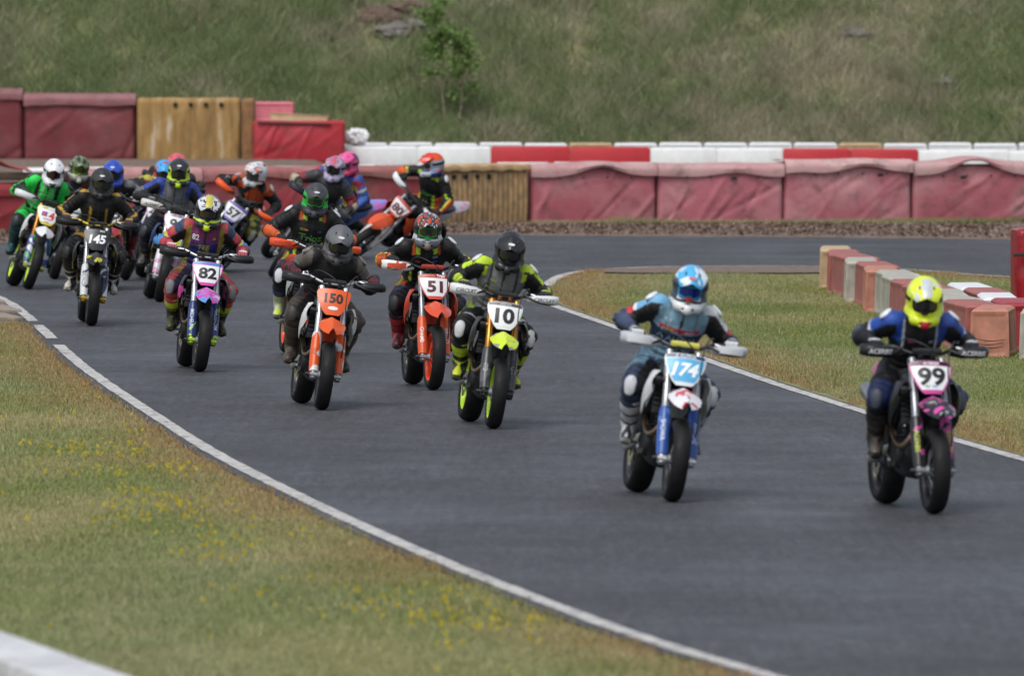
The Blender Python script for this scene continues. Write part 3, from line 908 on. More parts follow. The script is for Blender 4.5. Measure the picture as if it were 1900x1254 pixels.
for x0, x1, n_, c in ((-2.98, -.38, 2, PWn), (-.38, 2.45, 2, PRn), (2.45, 4.80, 2, PWn), (4.80, 7.20, 2, PRn), (7.20, 10.4, 2, PWn)):
    for k in range(n_):
        L_ = (x1 - x0) / n_; xm = x0 + L_ * (k + .5); yy = 181.6 + .008 * rs.rand()
        o = obj('plastic_barrier', meA, c, None, place(xm, yy, float(ground_z(xm, yy)) - .075 + .004 * rs.rand() - .008 * max(0, xm), R(rs.uniform(-.15, .15))) @ Matrix.Diagonal((L_ / 1.512, 1, 1, 1)))
        w = c is PWn
        tag(o, ('white' if w else 'red') + ' plastic barrier block in the rear row below the hillside', 'barrier', ('white' if w else 'red') + ' blocks of the rear row')
# second layer showing behind that row
meB = plastic_mesh(.78, .40, .47)
for x in np.arange(-2.9, 9.8, .8):
    c = PT if (0.4 < x < 1.2 or 5.2 < x < 6.2) else PWn
    yy = 182.35
    nm = {PT: 'tan', PWn: 'white', PR: 'dull red', PG: 'grey'}[c]
    tag(obj('plastic_barrier', meB, c, None, place(x + .3, yy, float(ground_z(x, yy)) - .035 + .02 * rs.rand(), R(rs.uniform(-2, 2)))), nm + ' plastic block peeking over the rear row at the foot of the hill', 'barrier', nm + ' blocks backing the rear row')
# row hidden behind the front foam wall, only tops show
meC = plastic_mesh(.92, .45, .60)
x = -7.8
k = 0
while x < 9:
    yy = float(np.interp(x, fx, fy)) + 6.3
    c = (PWn, PWn, PR, PR)[(k // 1) % 4] if x < .3 else (PWn, PWn, PR)[k % 3]
    if x > 3.3: c = PR
    if x < -4.3: c = PWn if x < -6.4 else None
    if c is not None:
        zt = .90 + .02 * rs.rand() - .012 * max(0, x) - (.05 if c is PR else 0) - (.02 if x < -4 else 0)
        w = c is PWn
        zb = float(ground_z(x, yy))
        o = obj('plastic_barrier', meC, c, None, place(x + .46, yy, zb, R(rs.uniform(-1.5, 1.5))) @ Matrix.Diagonal((1, 1, (zt - zb) / .63, 1)))
        tag(o, ('white' if w else 'red') + ' plastic block whose top shows just above the front foam wall', 'barrier', ('white' if w else 'red') + ' blocks behind the front foam wall')
    x += .94; k += 1
# loose blocks on the bright red rear block
tag(obj('plastic_barrier', plastic_mesh(.72, .4, .30), PP, None, place(-4.22, 181.7, 1.43, R(-4))), 'pink plastic block stacked behind the bright red foam block', 'barrier')
tag(obj('plastic_barrier', plastic_mesh(1.05, .4, .12, False), PT, None, place(-3.75, 181.0, 1.43, R(-6)) @ Matrix.Rotation(R(3), 4, 'Y')), 'thin tan plastic slab lying on the bright red foam block', 'barrier')
# white bag
def lump(name, r, seed, amp=.35, sub_=3, sc=2.0):
    bm = bmesh.new(); bmesh.ops.create_icosphere(bm, subdivisions=sub_, radius=1)
    P = np.array([v.co for v in bm.verts])
    n = fbm(P, sc, seed, 3)
    for v, q in zip(bm.verts, n):
        v.co = Vector(v.co) * (1 + amp * 2 * (q - .5))
        v.co = Vector((v.co.x * r[0], v.co.y * r[1], v.co.z * r[2]))
    me = bpy.data.meshes.new(name); bm.to_mesh(me); bm.free()
    return me
tag(obj('white_bag', lump('white_bag', (.22, .2, .15), 5, .5, 4, 3.0), mat('#d8dadd', .6, var=.05), None, place(-2.75, 181.6, 1.13, 0)), 'crumpled white bag on the first white block beside the red foam', 'bag')

# ---- infield row, seen almost end on
meD = plastic_mesh(1.90, .42, .46)
cols = [('tan', PT), ('faded red', PRf), ('faded red', PRf), ('grey white', PG), ('faded red', PRf), ('orange tan', PO), ('grey white', PG), ('grey white', PG), ('faded red', PRf), ('faded red', PRf), ('grey white', PG), ('grey white', PG), ('faded red', PRf)]
for i, (nm, c) in enumerate(cols):
    t = i / 12
    x = 4.02 + .66 * t + rs.uniform(-.05, .05); y = 127.6 - 23.0 * t
    o = obj('plastic_barrier', meD, c, None, place(x, y, 0.0, R(90 + 2 + rs.uniform(-4, 4))))
    tag(o, nm + ' plastic barrier block in the row standing on the infield grass', 'barrier', nm + ' infield blocks')
    if i >= 9:                                            # the row doubles towards its front end
        c2, n2 = ((PWn, 'bright white'), (PRf, 'washed red'), (PWn, 'bright white'), (PR, 'strong red'))[i - 9]
        o = obj('plastic_barrier', meD, c2, None, place(x + .46, y + .5, 0.0, R(92 + rs.uniform(-3, 3))))
        tag(o, n2 + ' plastic block backing the front end of the infield row', 'barrier', n2 + ' blocks backing the infield row')
meE = plastic_mesh(1.3, .41, .46)
for x, y, yaw, c, lab in ((4.84, 102.9, 84, PO, 'orange-brown plastic block scuffed black, front end of the infield row'), (5.28, 102.3, 86, PG, 'pale grey plastic block scuffed black beside the orange-brown one'), (5.72, 102.5, 88, PG, 'grey plastic block second from the orange-brown one')):
    o = obj('plastic_barrier', meE, c, None, place(x, y, 0, R(yaw)))
    for k in range(3):
        p = [(-.655, rs.uniform(-.17, -.12), .17 - .035 * k + rs.uniform(-.02, .02)), (-.657, 0, .16 - .035 * k), (-.655, rs.uniform(.1, .17), .175 - .035 * k + rs.uniform(-.02, .02))]
        obj('scuff', MB().tube(p, [.002, .005, .002], 5, smooth=1), mat('#1c1817', .9), o)
    tag(o, lab, 'barrier')
# ---- red strapped block at the end of the far straight
root = empty('foam_block', place(5.83, 118.0, 0, R(4)))
obj('vinyl_cover', foam_body(1.5, .7, .93, 31, .5), mat('#8d1420', .32, var=.15, bump=.25, bscale=9), root)
for px_ in (.17, 1.2):
    obj('strap', MB().box((px_, -.075, .44), (.035, .02, .80), Matrix.Rotation(R(4), 3, 'Y'), .004), BLACK, root)
for pz in (.10, .66):
    obj('strap', MB().box((.7, -.085, pz), (1.52, .025, .04), Matrix.Rotation(R(-2), 3, 'Y'), .004), BLACK, root)
tag(root, 'shiny dark red foam block held by black straps on the infield', 'barrier')

# ---- near row at the bottom of the verge
PWd = mat('#c6c8c9', .6, var=.16, bump=.3, bscale=14, dirt=.55)
meF = plastic_mesh(1.93, .42, .47, False, True)
for x, y, c, lab in ((-3.18, 54.0, PO, 'orange plastic block at the far end of the near white row'), (-2.74, 52.05, PO, 'orange plastic block touching the white near blocks'), (-2.30, 50.1, PWd, 'white plastic block joined to the orange ones on the verge'), (-1.86, 48.15, PWd, 'second white plastic block from the orange ones on the verge'), (-1.42, 46.2, PWd, 'third white plastic block from the orange ones on the verge')):
    tag(obj('plastic_barrier', meF, c, None, place(x - .20, y - .75, 0, math.atan2(-1.95, .44))), lab, 'barrier')

# ---- broken concrete kerb pieces beside the edge line
KC = mat('#8d8175', .9, var=.25, bump=.4, bscale=30, dirt=.3)
for x, y, w, l, a in ((-5.98, 117.6, .5, 2.2, 8), (-5.80, 114.7, .42, 1.7, 10), (-6.3, 121.0, .5, 2.4, 6)):
    k_ = obj('kerb', MB().box((0, 0, .020), (w, l, .05), bev=.006), KC, None, place(x, y, 0, R(a)))
    tag(k_, 'cracked pale concrete kerb slab at the track edge', kind='structure')

# ------------------------------------------------------------------ hillside rocks and saplings
def hill_y(x, z):
    ys_ = np.arange(184, 205, .05)
    return float(ys_[np.argmax(ground_z(np.full(len(ys_), x), ys_) >= z)])
RK = mat('#6a6663', .9, var=.45, bump=.8, bscale=9, dirt=.35); RK2 = mat('#5c4a40', .95, var=.4, bump=.8, bscale=9)
for x, z, r, m, s, lab in ((-2.15, 2.92, (.42, .35, .20), RK, 1, 'largest pale grey slab of the rock outcrop on the hillside'), (-1.72, 3.0, (.28, .25, .17), RK, 2, 'small grey rock beside the largest slab of the outcrop'), (-2.5, 3.2, (.5, .35, .2), RK2, 3, 'brown earthy rock above the grey slab of the outcrop'),
                           (-1.9, 3.32, (.45, .3, .18), RK2, 4, 'brown crumbling rock at the top of the outcrop'), (-3.0, 3.55, (.5, .3, .2), RK, 5, 'grey rock high beside the brown outcrop'), (6.3, 2.9, (.36, .3, .10), RK, 6, 'flat grey stone lying alone in the hillside grass'),
                           (7.95, 1.98, (.24, .2, .13), RK, 7, 'small angular grey stone low on the dry hillside')):
    y = hill_y(x, z)
    tag(obj('rock', lump('rock', r, s, .45, 3, 1.6), m, None, place(x, y, z + .05, s)), lab, 'rock')

def sapling(x, z, h, lean, nleaf, label, seed, spread):
    rs = np.random.RandomState(seed)
    y = hill_y(x, z)
    root = empty('sapling', place(x, y, z - .05, 0))
    pts = [(0, 0, 0)]
    for k in range(1, 7):
        t = k / 6
        pts.append((lean * t + rs.uniform(-.05, .05), rs.uniform(-.05, .05), h * t))
    tr = MB().tube(pts, [.013 * (1 - .75 * k / 6) + .003 for k in range(7)], 7, smooth=1)
    obj('trunk', tr, mat('#857c68', .9, var=.3, bump=.4), root)
    br = MB(); tips = []
    for k in range(16):
        t = rs.uniform(.38, 1)
        i = min(5, int(t * 6)); p = np.array(pts[i]) * (1 - (t * 6 - i)) + np.array(pts[min(6, i + 1)]) * (t * 6 - i)
        a = rs.uniform(0, 6.28); l = spread * rs.uniform(.35, 1) * (1.25 - .7 * t)
        q = p + np.array((math.cos(a) * l, math.sin(a) * l, l * rs.uniform(.1, .6)))
        br.tube([p, (p + q) / 2 + np.array((0, 0, .03)), q], [.008, .006, .003], 5)
        tips.append((p, q))
    obj('branches', br, mat('#7d7060', .9, var=.3), root)
    if nleaf:
        V, F, Cc = [], [], []
        for k in range(nleaf):
            p, q = tips[rs.randint(len(tips))]
            t = rs.uniform(.3, 1.1) ; c = p + (q - p) * t + rs.normal(0, .07, 3)
            a = rs.normal(0, 1, 3); a /= np.linalg.norm(a); bq = np.cross(a, rs.normal(0, 1, 3)); bq /= np.linalg.norm(bq)
            l, w = rs.uniform(.035, .075), rs.uniform(.018, .035)
            o = len(V)
            V += [c - a * l, c + bq * w, c + a * l, c - bq * w]; F.append((o, o + 1, o + 2, o + 3))
            cc = np.array((0.190, 0.285, 0.090)) * rs.uniform(.7, 1.25)
            Cc += [cc] * 4
        obj('crown', np_mesh('crown', np.array(V), np.array(F), False, np.array(Cc)), attr_mat(.55, 0, var=.1, spec=.3, trans=.4), root)
    return tag(root, label, 'tree')
sapling(-1.22, 1.25, 2.5, -.1, 1300, 'leafy young sapling with pale thin trunk on the hillside', 3, .62)
sapling(-1.02, 1.22, 1.7, .18, 700, 'smaller second stem growing beside the leafy sapling', 4, .45)
sapling(-5.72, 2.9, 1.6, .03, 0, 'bare grey sapling stem standing above the plain yellow foam block', 5, .3)
sapling(-6.1, 3.0, 1.2, -.1, 0, 'thin leafless twig beside the bare grey sapling', 6, .25)
# ================================================================== motorcycles
# bike frame: x forward, y to the rider's left, z up; wheels touch the ground at z = 0
FA, RA = np.array((0.74, 0, 0.298)), np.array((-0.72, 0, 0.312))
U = np.array((-0.446, 0, 0.895))                     # steering axis direction
S0 = Vector((0.40, 0, 0.93))
def fork_pt(t, s=0.0): return np.array((0.715, s * .105, .30)) + U * t

def ring(c, ax, rx, ry, n=14, a0=0.0, pw=2.0):
    """superellipse ring across a section; ax = (right vec, up vec)"""
    out = []
    for k in range(n):
        a = a0 + 2 * math.pi * k / n
        ca, sa = math.cos(a), math.sin(a)
        out.append(np.array(c) + np.array(ax[0]) * rx * math.copysign(abs(ca) ** (2 / pw), ca) + np.array(ax[1]) * ry * math.copysign(abs(sa) ** (2 / pw), sa))
    return out
YZ = ((0, 1, 0), (0, 0, 1))
BM = {}
def _wheel(pre, R_, prof, hubw, spoke_rim, c):
    full = prof + [(r, -y) for r, y in prof[-2::-1]]
    BM[pre + 'tyre'] = MB().lathe(full, 56, c=c, closed=True).mesh('tyre')
    w = prof[0][1]
    rim = [(.219, w), (.214, w + .006), (.206, w), (.199, w * .6), (.194, 0), (.199, -w * .6), (.206, -w), (.214, -w - .006), (.219, -w), (.209, 0)]
    BM[pre + 'rim'] = MB().lathe(rim, 56, c=c, closed=True).mesh('rim')
    BM[pre + 'hub'] = MB().lathe([(.014, -hubw - .03), (.03, -hubw - .02), (.042, -hubw), (.026, -hubw * .5), (.026, hubw * .5), (.042, hubw), (.03, hubw + .02), (.014, hubw + .03)], 20, c=c).mesh('hub')
    sp = MB()
    n = 32
    for k in range(n):
        a = 2 * math.pi * k / n; sgn = 1 if k % 2 else -1
        a2 = a + (.38 if (k // 2) % 2 else -.38)
        p = (c[0] + .04 * math.cos(a2), c[1] + sgn * hubw * .95, c[2] + .04 * math.sin(a2))
        q = (c[0] + .20 * math.cos(a), c[1] + sgn * .012, c[2] + .20 * math.sin(a))
        sp.tube([p, q], .0028, 5, cap=False)
    BM[pre + 'spokes'] = sp.mesh('spokes')
_wheel('f_', .298, [(.214, .047), (.228, .057), (.248, .0625), (.268, .060), (.284, .047), (.294, .027), (.298, 0)], .05, 0, tuple(FA))
_wheel('r_', .312, [(.214, .062), (.232, .077), (.256, .083), (.278, .078), (.297, .060), (.308, .034), (.312, 0)], .06, 0, tuple(RA))
BM['f_disc'] = MB().lathe([(.10, .058), (.15, .058), (.15, .063), (.10, .063)], 40, c=tuple(FA), closed=True).mesh('brake_disc')
BM['f_carrier'] = MB().lathe([(.035, .058), (.055, .055), (.105, .058), (.105, .062), (.055, .061), (.035, .064)], 24, c=tuple(FA), closed=True).mesh('disc_carrier')
BM['r_disc'] = MB().lathe([(.06, -.075), (.11, -.075), (.11, -.080), (.06, -.080)], 32, c=tuple(RA), closed=True).mesh('brake_disc')
BM['sprocket'] = MB().lathe([(.05, .095), (.115, .095), (.115, .101), (.05, .101)], 40, c=tuple(RA), closed=True).mesh('sprocket')

for s, k in ((1, 'L'), (-1, 'R')):
    BM['fork_' + k] = MB().tube([fork_pt(.35, s), fork_pt(.36, s), fork_pt(.40, s), fork_pt(.41, s), fork_pt(.60, s), fork_pt(.62, s), fork_pt(.845, s), fork_pt(.855, s)], [.024, .033, .033, .0285, .0285, .030, .030, .022], 16).mesh('fork_leg')
    BM['forklow_' + k] = MB().tube([fork_pt(-.02, s), fork_pt(.37, s)], .023, 14).mesh('lower_tube')
    # axle clamp
    BM['foot_' + k] = MB().tube([fork_pt(-.045, s), fork_pt(-.04, s), fork_pt(.0, s), fork_pt(.07, s), fork_pt(.09, s)], [.018, .029, .033, .029, .024], 12).tube([np.array((.70, s * .072, .298)), np.array((.745, s * .074, .298)), ], .022, 8).tube([(.74, s * .07, .298), (.74, s * .135, .298)], .022, 12).mesh('axle_clamp')
    G = []
    for i in range(12):
        t = .02 + .375 * i / 11
        rr = .040 + .006 * math.sin(math.pi * i / 11) - (.006 if i == 11 else 0)
        c = fork_pt(t, s)
        row = []
        for j in range(9):
            a = R(-105 + 210 * j / 8)
            fwd = np.array((.895, 0, .446))
            row.append(c + fwd * rr * math.cos(a) + np.array((0, 1, 0)) * rr * .95 * math.sin(a))
        G.append(row)
    BM['guard_' + k] = MB().sheet(G, .004).mesh('fork_guard')
    # handguard
    G = []
    ysec = [(.165, .270, .014), (.20, .305, .024), (.25, .335, .038), (.30, .348, .038), (.355, .345, .042), (.41, .328, .042), (.445, .295, .038), (.458, .262, .030)]
    for y, x, h in ysec:
        row = []
        for j in range(9):
            q = -1 + 2 * j / 8
            row.append((x + float(np.interp(q, [-1, -.7, -.1, .55, .75, 1], [-.028, .002, .010, .004, -.012, -.05])) * (h / .05), s * y, 1.104 + .06 * (y - .3) + h * q * (1.0 if q > 0 else .9)))
        G.append(row)
    BM['hguard_' + k] = MB().sheet(G, .006).mesh('hand_guard')
    BM['hbrace_' + k] = MB().tube([(.30, s * .17, 1.125), (.345, s * .26, 1.085), (.335, s * .38, 1.075), (.27, s * .455, 1.10), (.226, s * .43, 1.131)], .010, 7, smooth=2).mesh('guard_brace')
    BM['grip_' + k] = MB().tube([(.235, s * .285, 1.141), (.232, s * .29, 1.14), (.225, s * .40, 1.132), (.2245, s * .405, 1.132)], [.024, .0185, .0185, .022], 12).mesh('grip')
    BM['lever_' + k] = MB().tube([(.285, s * .22, 1.140), (.31, s * .27, 1.130), (.305, s * .34, 1.120), (.285, s * .41, 1.112)], [.010, .008, .006, .007], 7, smooth=1).mesh('lever')
    # radiator shroud
    G = []
    for i in range(15):
        t = i / 14
        x = .475 - .50 * t
        top = .905 - .012 * math.sin(3 * t)
        bot = np.interp(t, [0, .08, .35, .6, .85, 1], [.76, .69, .575, .64, .80, .86])
        yy = np.interp(t, [0, .12, .4, .75, 1], [.200, .232, .222, .172, .147])
        row = []
        for j in range(8):
            q = j / 7
            row.append((x - .04 * (1 - q) * (1 - t), s * (yy + .020 * math.sin(math.pi * q) - .03 * q * q), bot + (top - bot) * q))
        G.append(row)
    BM['shroud_' + k] = MB().sheet(G, .006).mesh('radiator_shroud')
    # radiator with louvres
    rd = MB().box((.36, s * .115, .73), (.035, .125, .27), Matrix.Rotation(R(-12), 3, 'Y'), .006)
    for q in range(7):
        rd.box((.385 - .0 * q, s * .115, .63 + .034 * q), (.03, .118, .006), Matrix.Rotation(R(30), 3, 'Y'))
    BM['radiator_' + k] = rd.mesh('radiator')
    # side panel
    G = []
    for i in range(9):
        t = i / 8
        x = -.10 - .56 * t
        top, bot = .865 + .04 * t, np.interp(t, [0, .3, 1], [.66, .60, .80])
        G.append([(x, s * (.145 - .035 * t + .012 * math.sin(math.pi * j / 4)), bot + (top - bot) * j / 4) for j in range(5)])
    BM['panel_' + k] = MB().sheet(G, .005).mesh('side_panel')
    BM['peg_' + k] = MB().box((-.13, s * .205, .365), (.055, .11, .022), bev=.006).tube([(-.10, s * .11, .37), (-.13, s * .16, .365)], .012, 8).mesh('footpeg')
    BM['spar_' + k] = MB().tube([(.40, s * .035, .90), (.28, s * .09, .86), (.05, s * .125, .68), (-.10, s * .12, .48), (-.11, s * .11, .36)], [.026, .03, .03, .03, .024], 10, smooth=2).mesh('frame_spar')
    BM['arm_' + k] = MB().loft([ring((-.10, s * .105, .41), YZ, .022, .045, 12, 0, 4), ring((-.35, s * .11, .385), YZ, .019, .04, 12, 0, 4), ring((-.70, s * .118, .318), YZ, .016, .032, 12, 0, 4), ring((-.78, s * .118, .31), YZ, .014, .026, 12, 0, 4)]).mesh('swingarm_beam')
BM['caliper'] = MB().box((.655, .075, .40), (.10, .05, .075), Matrix.Rotation(R(-20), 3, 'Y'), .012).mesh('brake_caliper')
cl = MB()
for t, w in ((.60, .31), (.815, .29)):
    c = fork_pt(t); cl.box((c[0] - .02, 0, c[2]), (.085, w - .03, .036), Matrix.Rotation(R(-26), 3, 'Y'), .012)
BM['clamp_lo'] = MB().box(tuple(fork_pt(.60) + np.array((-.02, 0, 0))), (.085, .285, .04), Matrix.Rotation(R(-26), 3, 'Y'), .012).mesh('lower_clamp')
BM['clamp_hi'] = MB().box(tuple(fork_pt(.815) + np.array((-.02, 0, 0))), (.085, .265, .034), Matrix.Rotation(R(-26), 3, 'Y'), .012).box((.345, .045, 1.075), (.045, .035, .05), bev=.008).box((.345, -.045, 1.075), (.045, .035, .05), bev=.008).mesh('upper_clamp')
hb = [(.225, -.405, 1.132), (.235, -.28, 1.141), (.265, -.215, 1.142), (.325, -.12, 1.098), (.345, -.05, 1.09), (.345, .05, 1.09), (.325, .12, 1.098), (.265, .215, 1.142), (.235, .28, 1.141), (.225, .405, 1.132)]
BM['handlebar'] = MB().tube(hb, .0135, 10, smooth=2).mesh('handlebar')
BM['pad'] = MB().loft([ring((.335, y, 1.112), ((1, 0, 0), (0, 0, 1)), .022 * q, .024 * q, 12, 0, 3) for y, q in ((-.105, .55), (-.098, .9), (-.05, 1), (.05, 1), (.098, .9), (.105, .55))]).mesh('bar_pad')
# number plate
NP_N, NP_T = np.array((.916, 0, .40)), np.array((-.40, 0, .916))
NP_B = np.array((.575, 0, .825)); NP_H = .245
def plate_pt(a, h, off=0.0):
    """a sideways in metres, h up the plate in metres"""
    return NP_B + NP_T * h + np.array((0, 1, 0)) * a + NP_N * (off - 1.25 * a * a + .012 * math.sin(math.pi * h / NP_H))
def plate_grid(h0, h1, off=0.0, nh=13, na=13, inset=0.0):
    G = []
    for i in range(nh):
        h = h0 + (h1 - h0) * i / (nh - 1)
        w = np.interp(h / NP_H, [0, .12, .35, .62, .85, .97, 1], [.055, .085, .116, .141, .149, .144, .130]) - inset
        G.append([plate_pt(-w + 2 * w * j / (na - 1), h, off) for j in range(na)])
    return G
BM['plate'] = MB().sheet(plate_grid(0, NP_H), .005).mesh('number_plate')
BM['plate_face'] = MB().sheet(plate_grid(.028, NP_H * .84, .004, inset=.010), .002).mesh('plate_sticker')
BM['plate_head'] = MB().sheet(plate_grid(NP_H * .865, NP_H * .985, .004, 4, 13, .006), .002).mesh('plate_header')
# front fender
G = []
for i in range(20):
    t = i / 19
    x = .44 + .56 * t
    w = np.interp(t, [0, .15, .35, .6, .85, .97, 1], [.060, .085, .112, .122, .100, .060, .035])
    zc = np.interp(t, [0, .25, .5, .8, 1], [.775, .800, .795, .752, .715])
    G.append([(x, w * q, zc - .048 * abs(q) ** 2.2 + .012 * max(0, 1 - abs(q) * 3)) for q in np.linspace(-1, 1, 13)])
BM['fender'] = MB().sheet(G, .005).mesh('front_fender')
G = []
for i in range(8):
    t = i / 7
    G.append([(.47 - .06 * t - .03 * abs(q) ** 2, .082 * q * (1 - .15 * t), .79 - .20 * t) for q in np.linspace(-1, 1, 7)])
BM['liner'] = MB().sheet(G, .005).mesh('fender_liner')
# brake hose and cables
BM['hose'] = MB().tube([(.28, .20, 1.145), (.40, .19, 1.20), (.52, .12, 1.13), (.60, .10, .95), (.62, .125, .75), (.69, .13, .48), (.665, .095, .41)], .0055, 6, smooth=2).mesh('brake_hose')
BM['cable'] = MB().tube([(.28, -.20, 1.145), (.38, -.17, 1.21), (.50, -.06, 1.17), (.50, .05, 1.10), (.40, .09, .95), (.25, .08, .80)], .005, 6, smooth=2).mesh('clutch_cable')
# body
BM['tank'] = MB().loft([ring((x, 0, z), YZ, a, b_, 18, 0, 2.6) for x, z, a, b_ in ((.36, .895, .055, .04), (.33, .90, .10, .06), (.22, .885, .135, .10), (.10, .86, .14, .12), (-.02, .84, .12, .10), (-.08, .83, .09, .07))]).mesh('fuel_tank')
BM['seat'] = MB().loft([ring((x, 0, z), YZ, a, b_, 18, 0, 3.2) for x, z, a, b_ in ((.20, .955, .05, .018), (.16, .95, .085, .03), (.0, .935, .10, .05), (-.25, .915, .125, .055), (-.50, .925, .12, .05), (-.68, .945, .105, .035), (-.72, .95, .09, .02))]).mesh('seat')
G = []
for i in range(12):
    t = i / 11
    w = np.interp(t, [0, .3, .8, 1], [.105, .11, .085, .05])
    G.append([(-.60 - .48 * t, w * q, .915 + .075 * t - .04 * abs(q) ** 2) for q in np.linspace(-1, 1, 9)])
BM['tail'] = MB().sheet(G, .006).mesh('rear_fender')
en = MB().box((.06, 0, .385), (.36, .23, .22), Matrix.Rotation(R(-8), 3, 'Y'), .045).lathe([(.105, -.155), (.115, -.14), (.12, -.11), (.12, .11), (.11, .145), (.095, .155)], 24, c=(.10, 0, .40)).lathe([(.075, -.145), (.085, -.12), (.085, .12), (.075, .14)], 20, c=(-.06, 0, .36))
BM['engine'] = en.mesh('engine_case')
cy = MB()
axc = Matrix.Rotation(R(8), 3, 'Y')
cy.box((.155, 0, .56), (.15, .15, .17), axc, .02)
for q in range(5):
    cy.box((.148 + .006 * q, 0, .50 + .03 * q), (.18, .18, .008), axc)
BM['cylinder'] = cy.mesh('cylinder')
BM['head'] = MB().box((.18, 0, .70), (.17, .19, .12), axc, .025).mesh('cylinder_head')
BM['header'] = MB().tube([(.25, -.02, .66), (.34, -.04, .64), (.385, -.08, .55), (.36, -.125, .46), (.25, -.15, .44), (.10, -.155, .50), (-.06, -.15, .60), (-.24, -.15, .67)], .021, 12, smooth=2).mesh('exhaust_header')
BM['silencer'] = MB().loft([ring(c, YZ, a, b_, 16) for c, a, b_ in (((-.22, -.15, .665), .022, .022), ((-.27, -.155, .68), .045, .055), ((-.50, -.165, .735), .052, .062), ((-.76, -.17, .80), .046, .056), ((-.80, -.17, .81), .025, .028), ((-.82, -.17, .815), .024, .026))]).mesh('silencer')
BM['downtube'] = MB().tube([(.41, 0, .88), (.36, 0, .62), (.30, 0, .34), (.20, 0, .27), (0, 0, .25), (-.10, 0, .30)], .022, 10, smooth=2).mesh('down_tube')
BM['subframe'] = MB().tube([(-.05, .10, .80), (-.40, .105, .86), (-.74, .08, .90), (-.76, 0, .905), (-.74, -.08, .90), (-.40, -.105, .86), (-.05, -.10, .80)], .012, 8).mesh('subframe')
ch = MB()
loopp = [(-.05, .10, .425), (-.40, .10, .415), (-.72, .10, .425), (-.80, .10, .39), (-.83, .10, .312), (-.80, .10, .235), (-.72, .10, .20), (-.40, .10, .30), (-.05, .10, .345), (-.02, .10, .385), (-.05, .10, .425)]
BM['chain'] = ch.tube(loopp, .010, 6, cap=False).mesh('drive_chain')
BM['shock'] = MB().tube([(-.02, 0, .78), (-.08, 0, .45)], [.03, .03], 12).mesh('shock_absorber')
BM['pedal'] = MB().tube([(-.10, -.14, .36), (.0, -.165, .35), (.10, -.17, .345), (.13, -.19, .345)], [.010, .009, .008, .012], 7).mesh('brake_pedal')
BM['shifter'] = MB().tube([(-.02, .155, .37), (.06, .17, .36), (.09, .20, .365)], [.009, .008, .012], 7).mesh('gear_lever')
BM['skid'] = MB().sheet([[(.36 - .44 * i / 5, y, .30 - .085 * math.sin(math.pi * .5 * min(1, i / 2)) + .10 * (y / .13) ** 2) for y in np.linspace(-.13, .13, 7)] for i in range(6)], .005).mesh('skid_plate')
BM['peg_slider'] = MB().tube([(.74, -.14, .298), (.74, -.175, .298)], [.018, .014], 10).mesh('axle_slider')

TYRE = mat((0.009, 0.009, 0.0095), .62, var=.3, bump=.12, bscale=30, spec=.22)
CHROME = mat('#b9bdc2', .22, 1.0, var=.05)
ALU = mat('#8f9296', .38, .9, var=.15, dirt=.2)
DARKM = mat('#1b1c1f', .45, .3, var=.2)
ENG = mat('#3a3b3d', .5, .7, var=.25, dirt=.4)
STEEL = mat('#8a7762', .32, .95, var=.35)
RUB = mat((0.015, 0.015, 0.016), .6)
SEATM = mat((0.020, 0.020, 0.022), .75, bump=.2, bscale=120)

def place_bike(pos, a, lean):
    """pos: where the front tyre touches the ground; a: heading, degrees, turned from straight at the photographer towards world +x; lean: degrees to the rider's left"""
    Mr = Matrix.Rotation(R(a - 90), 4, 'Z') @ Matrix.Rotation(R(-lean), 4, 'X')
    Mb = Matrix.Rotation(R(a - 90), 4, 'Z')
    off = Mb @ Vector((0.74, 0, 0))
    lift = .07 * (1 - math.cos(R(lean)))
    return Matrix.Translation(Vector((pos[0], pos[1], .012 + lift)) - off) @ Mr

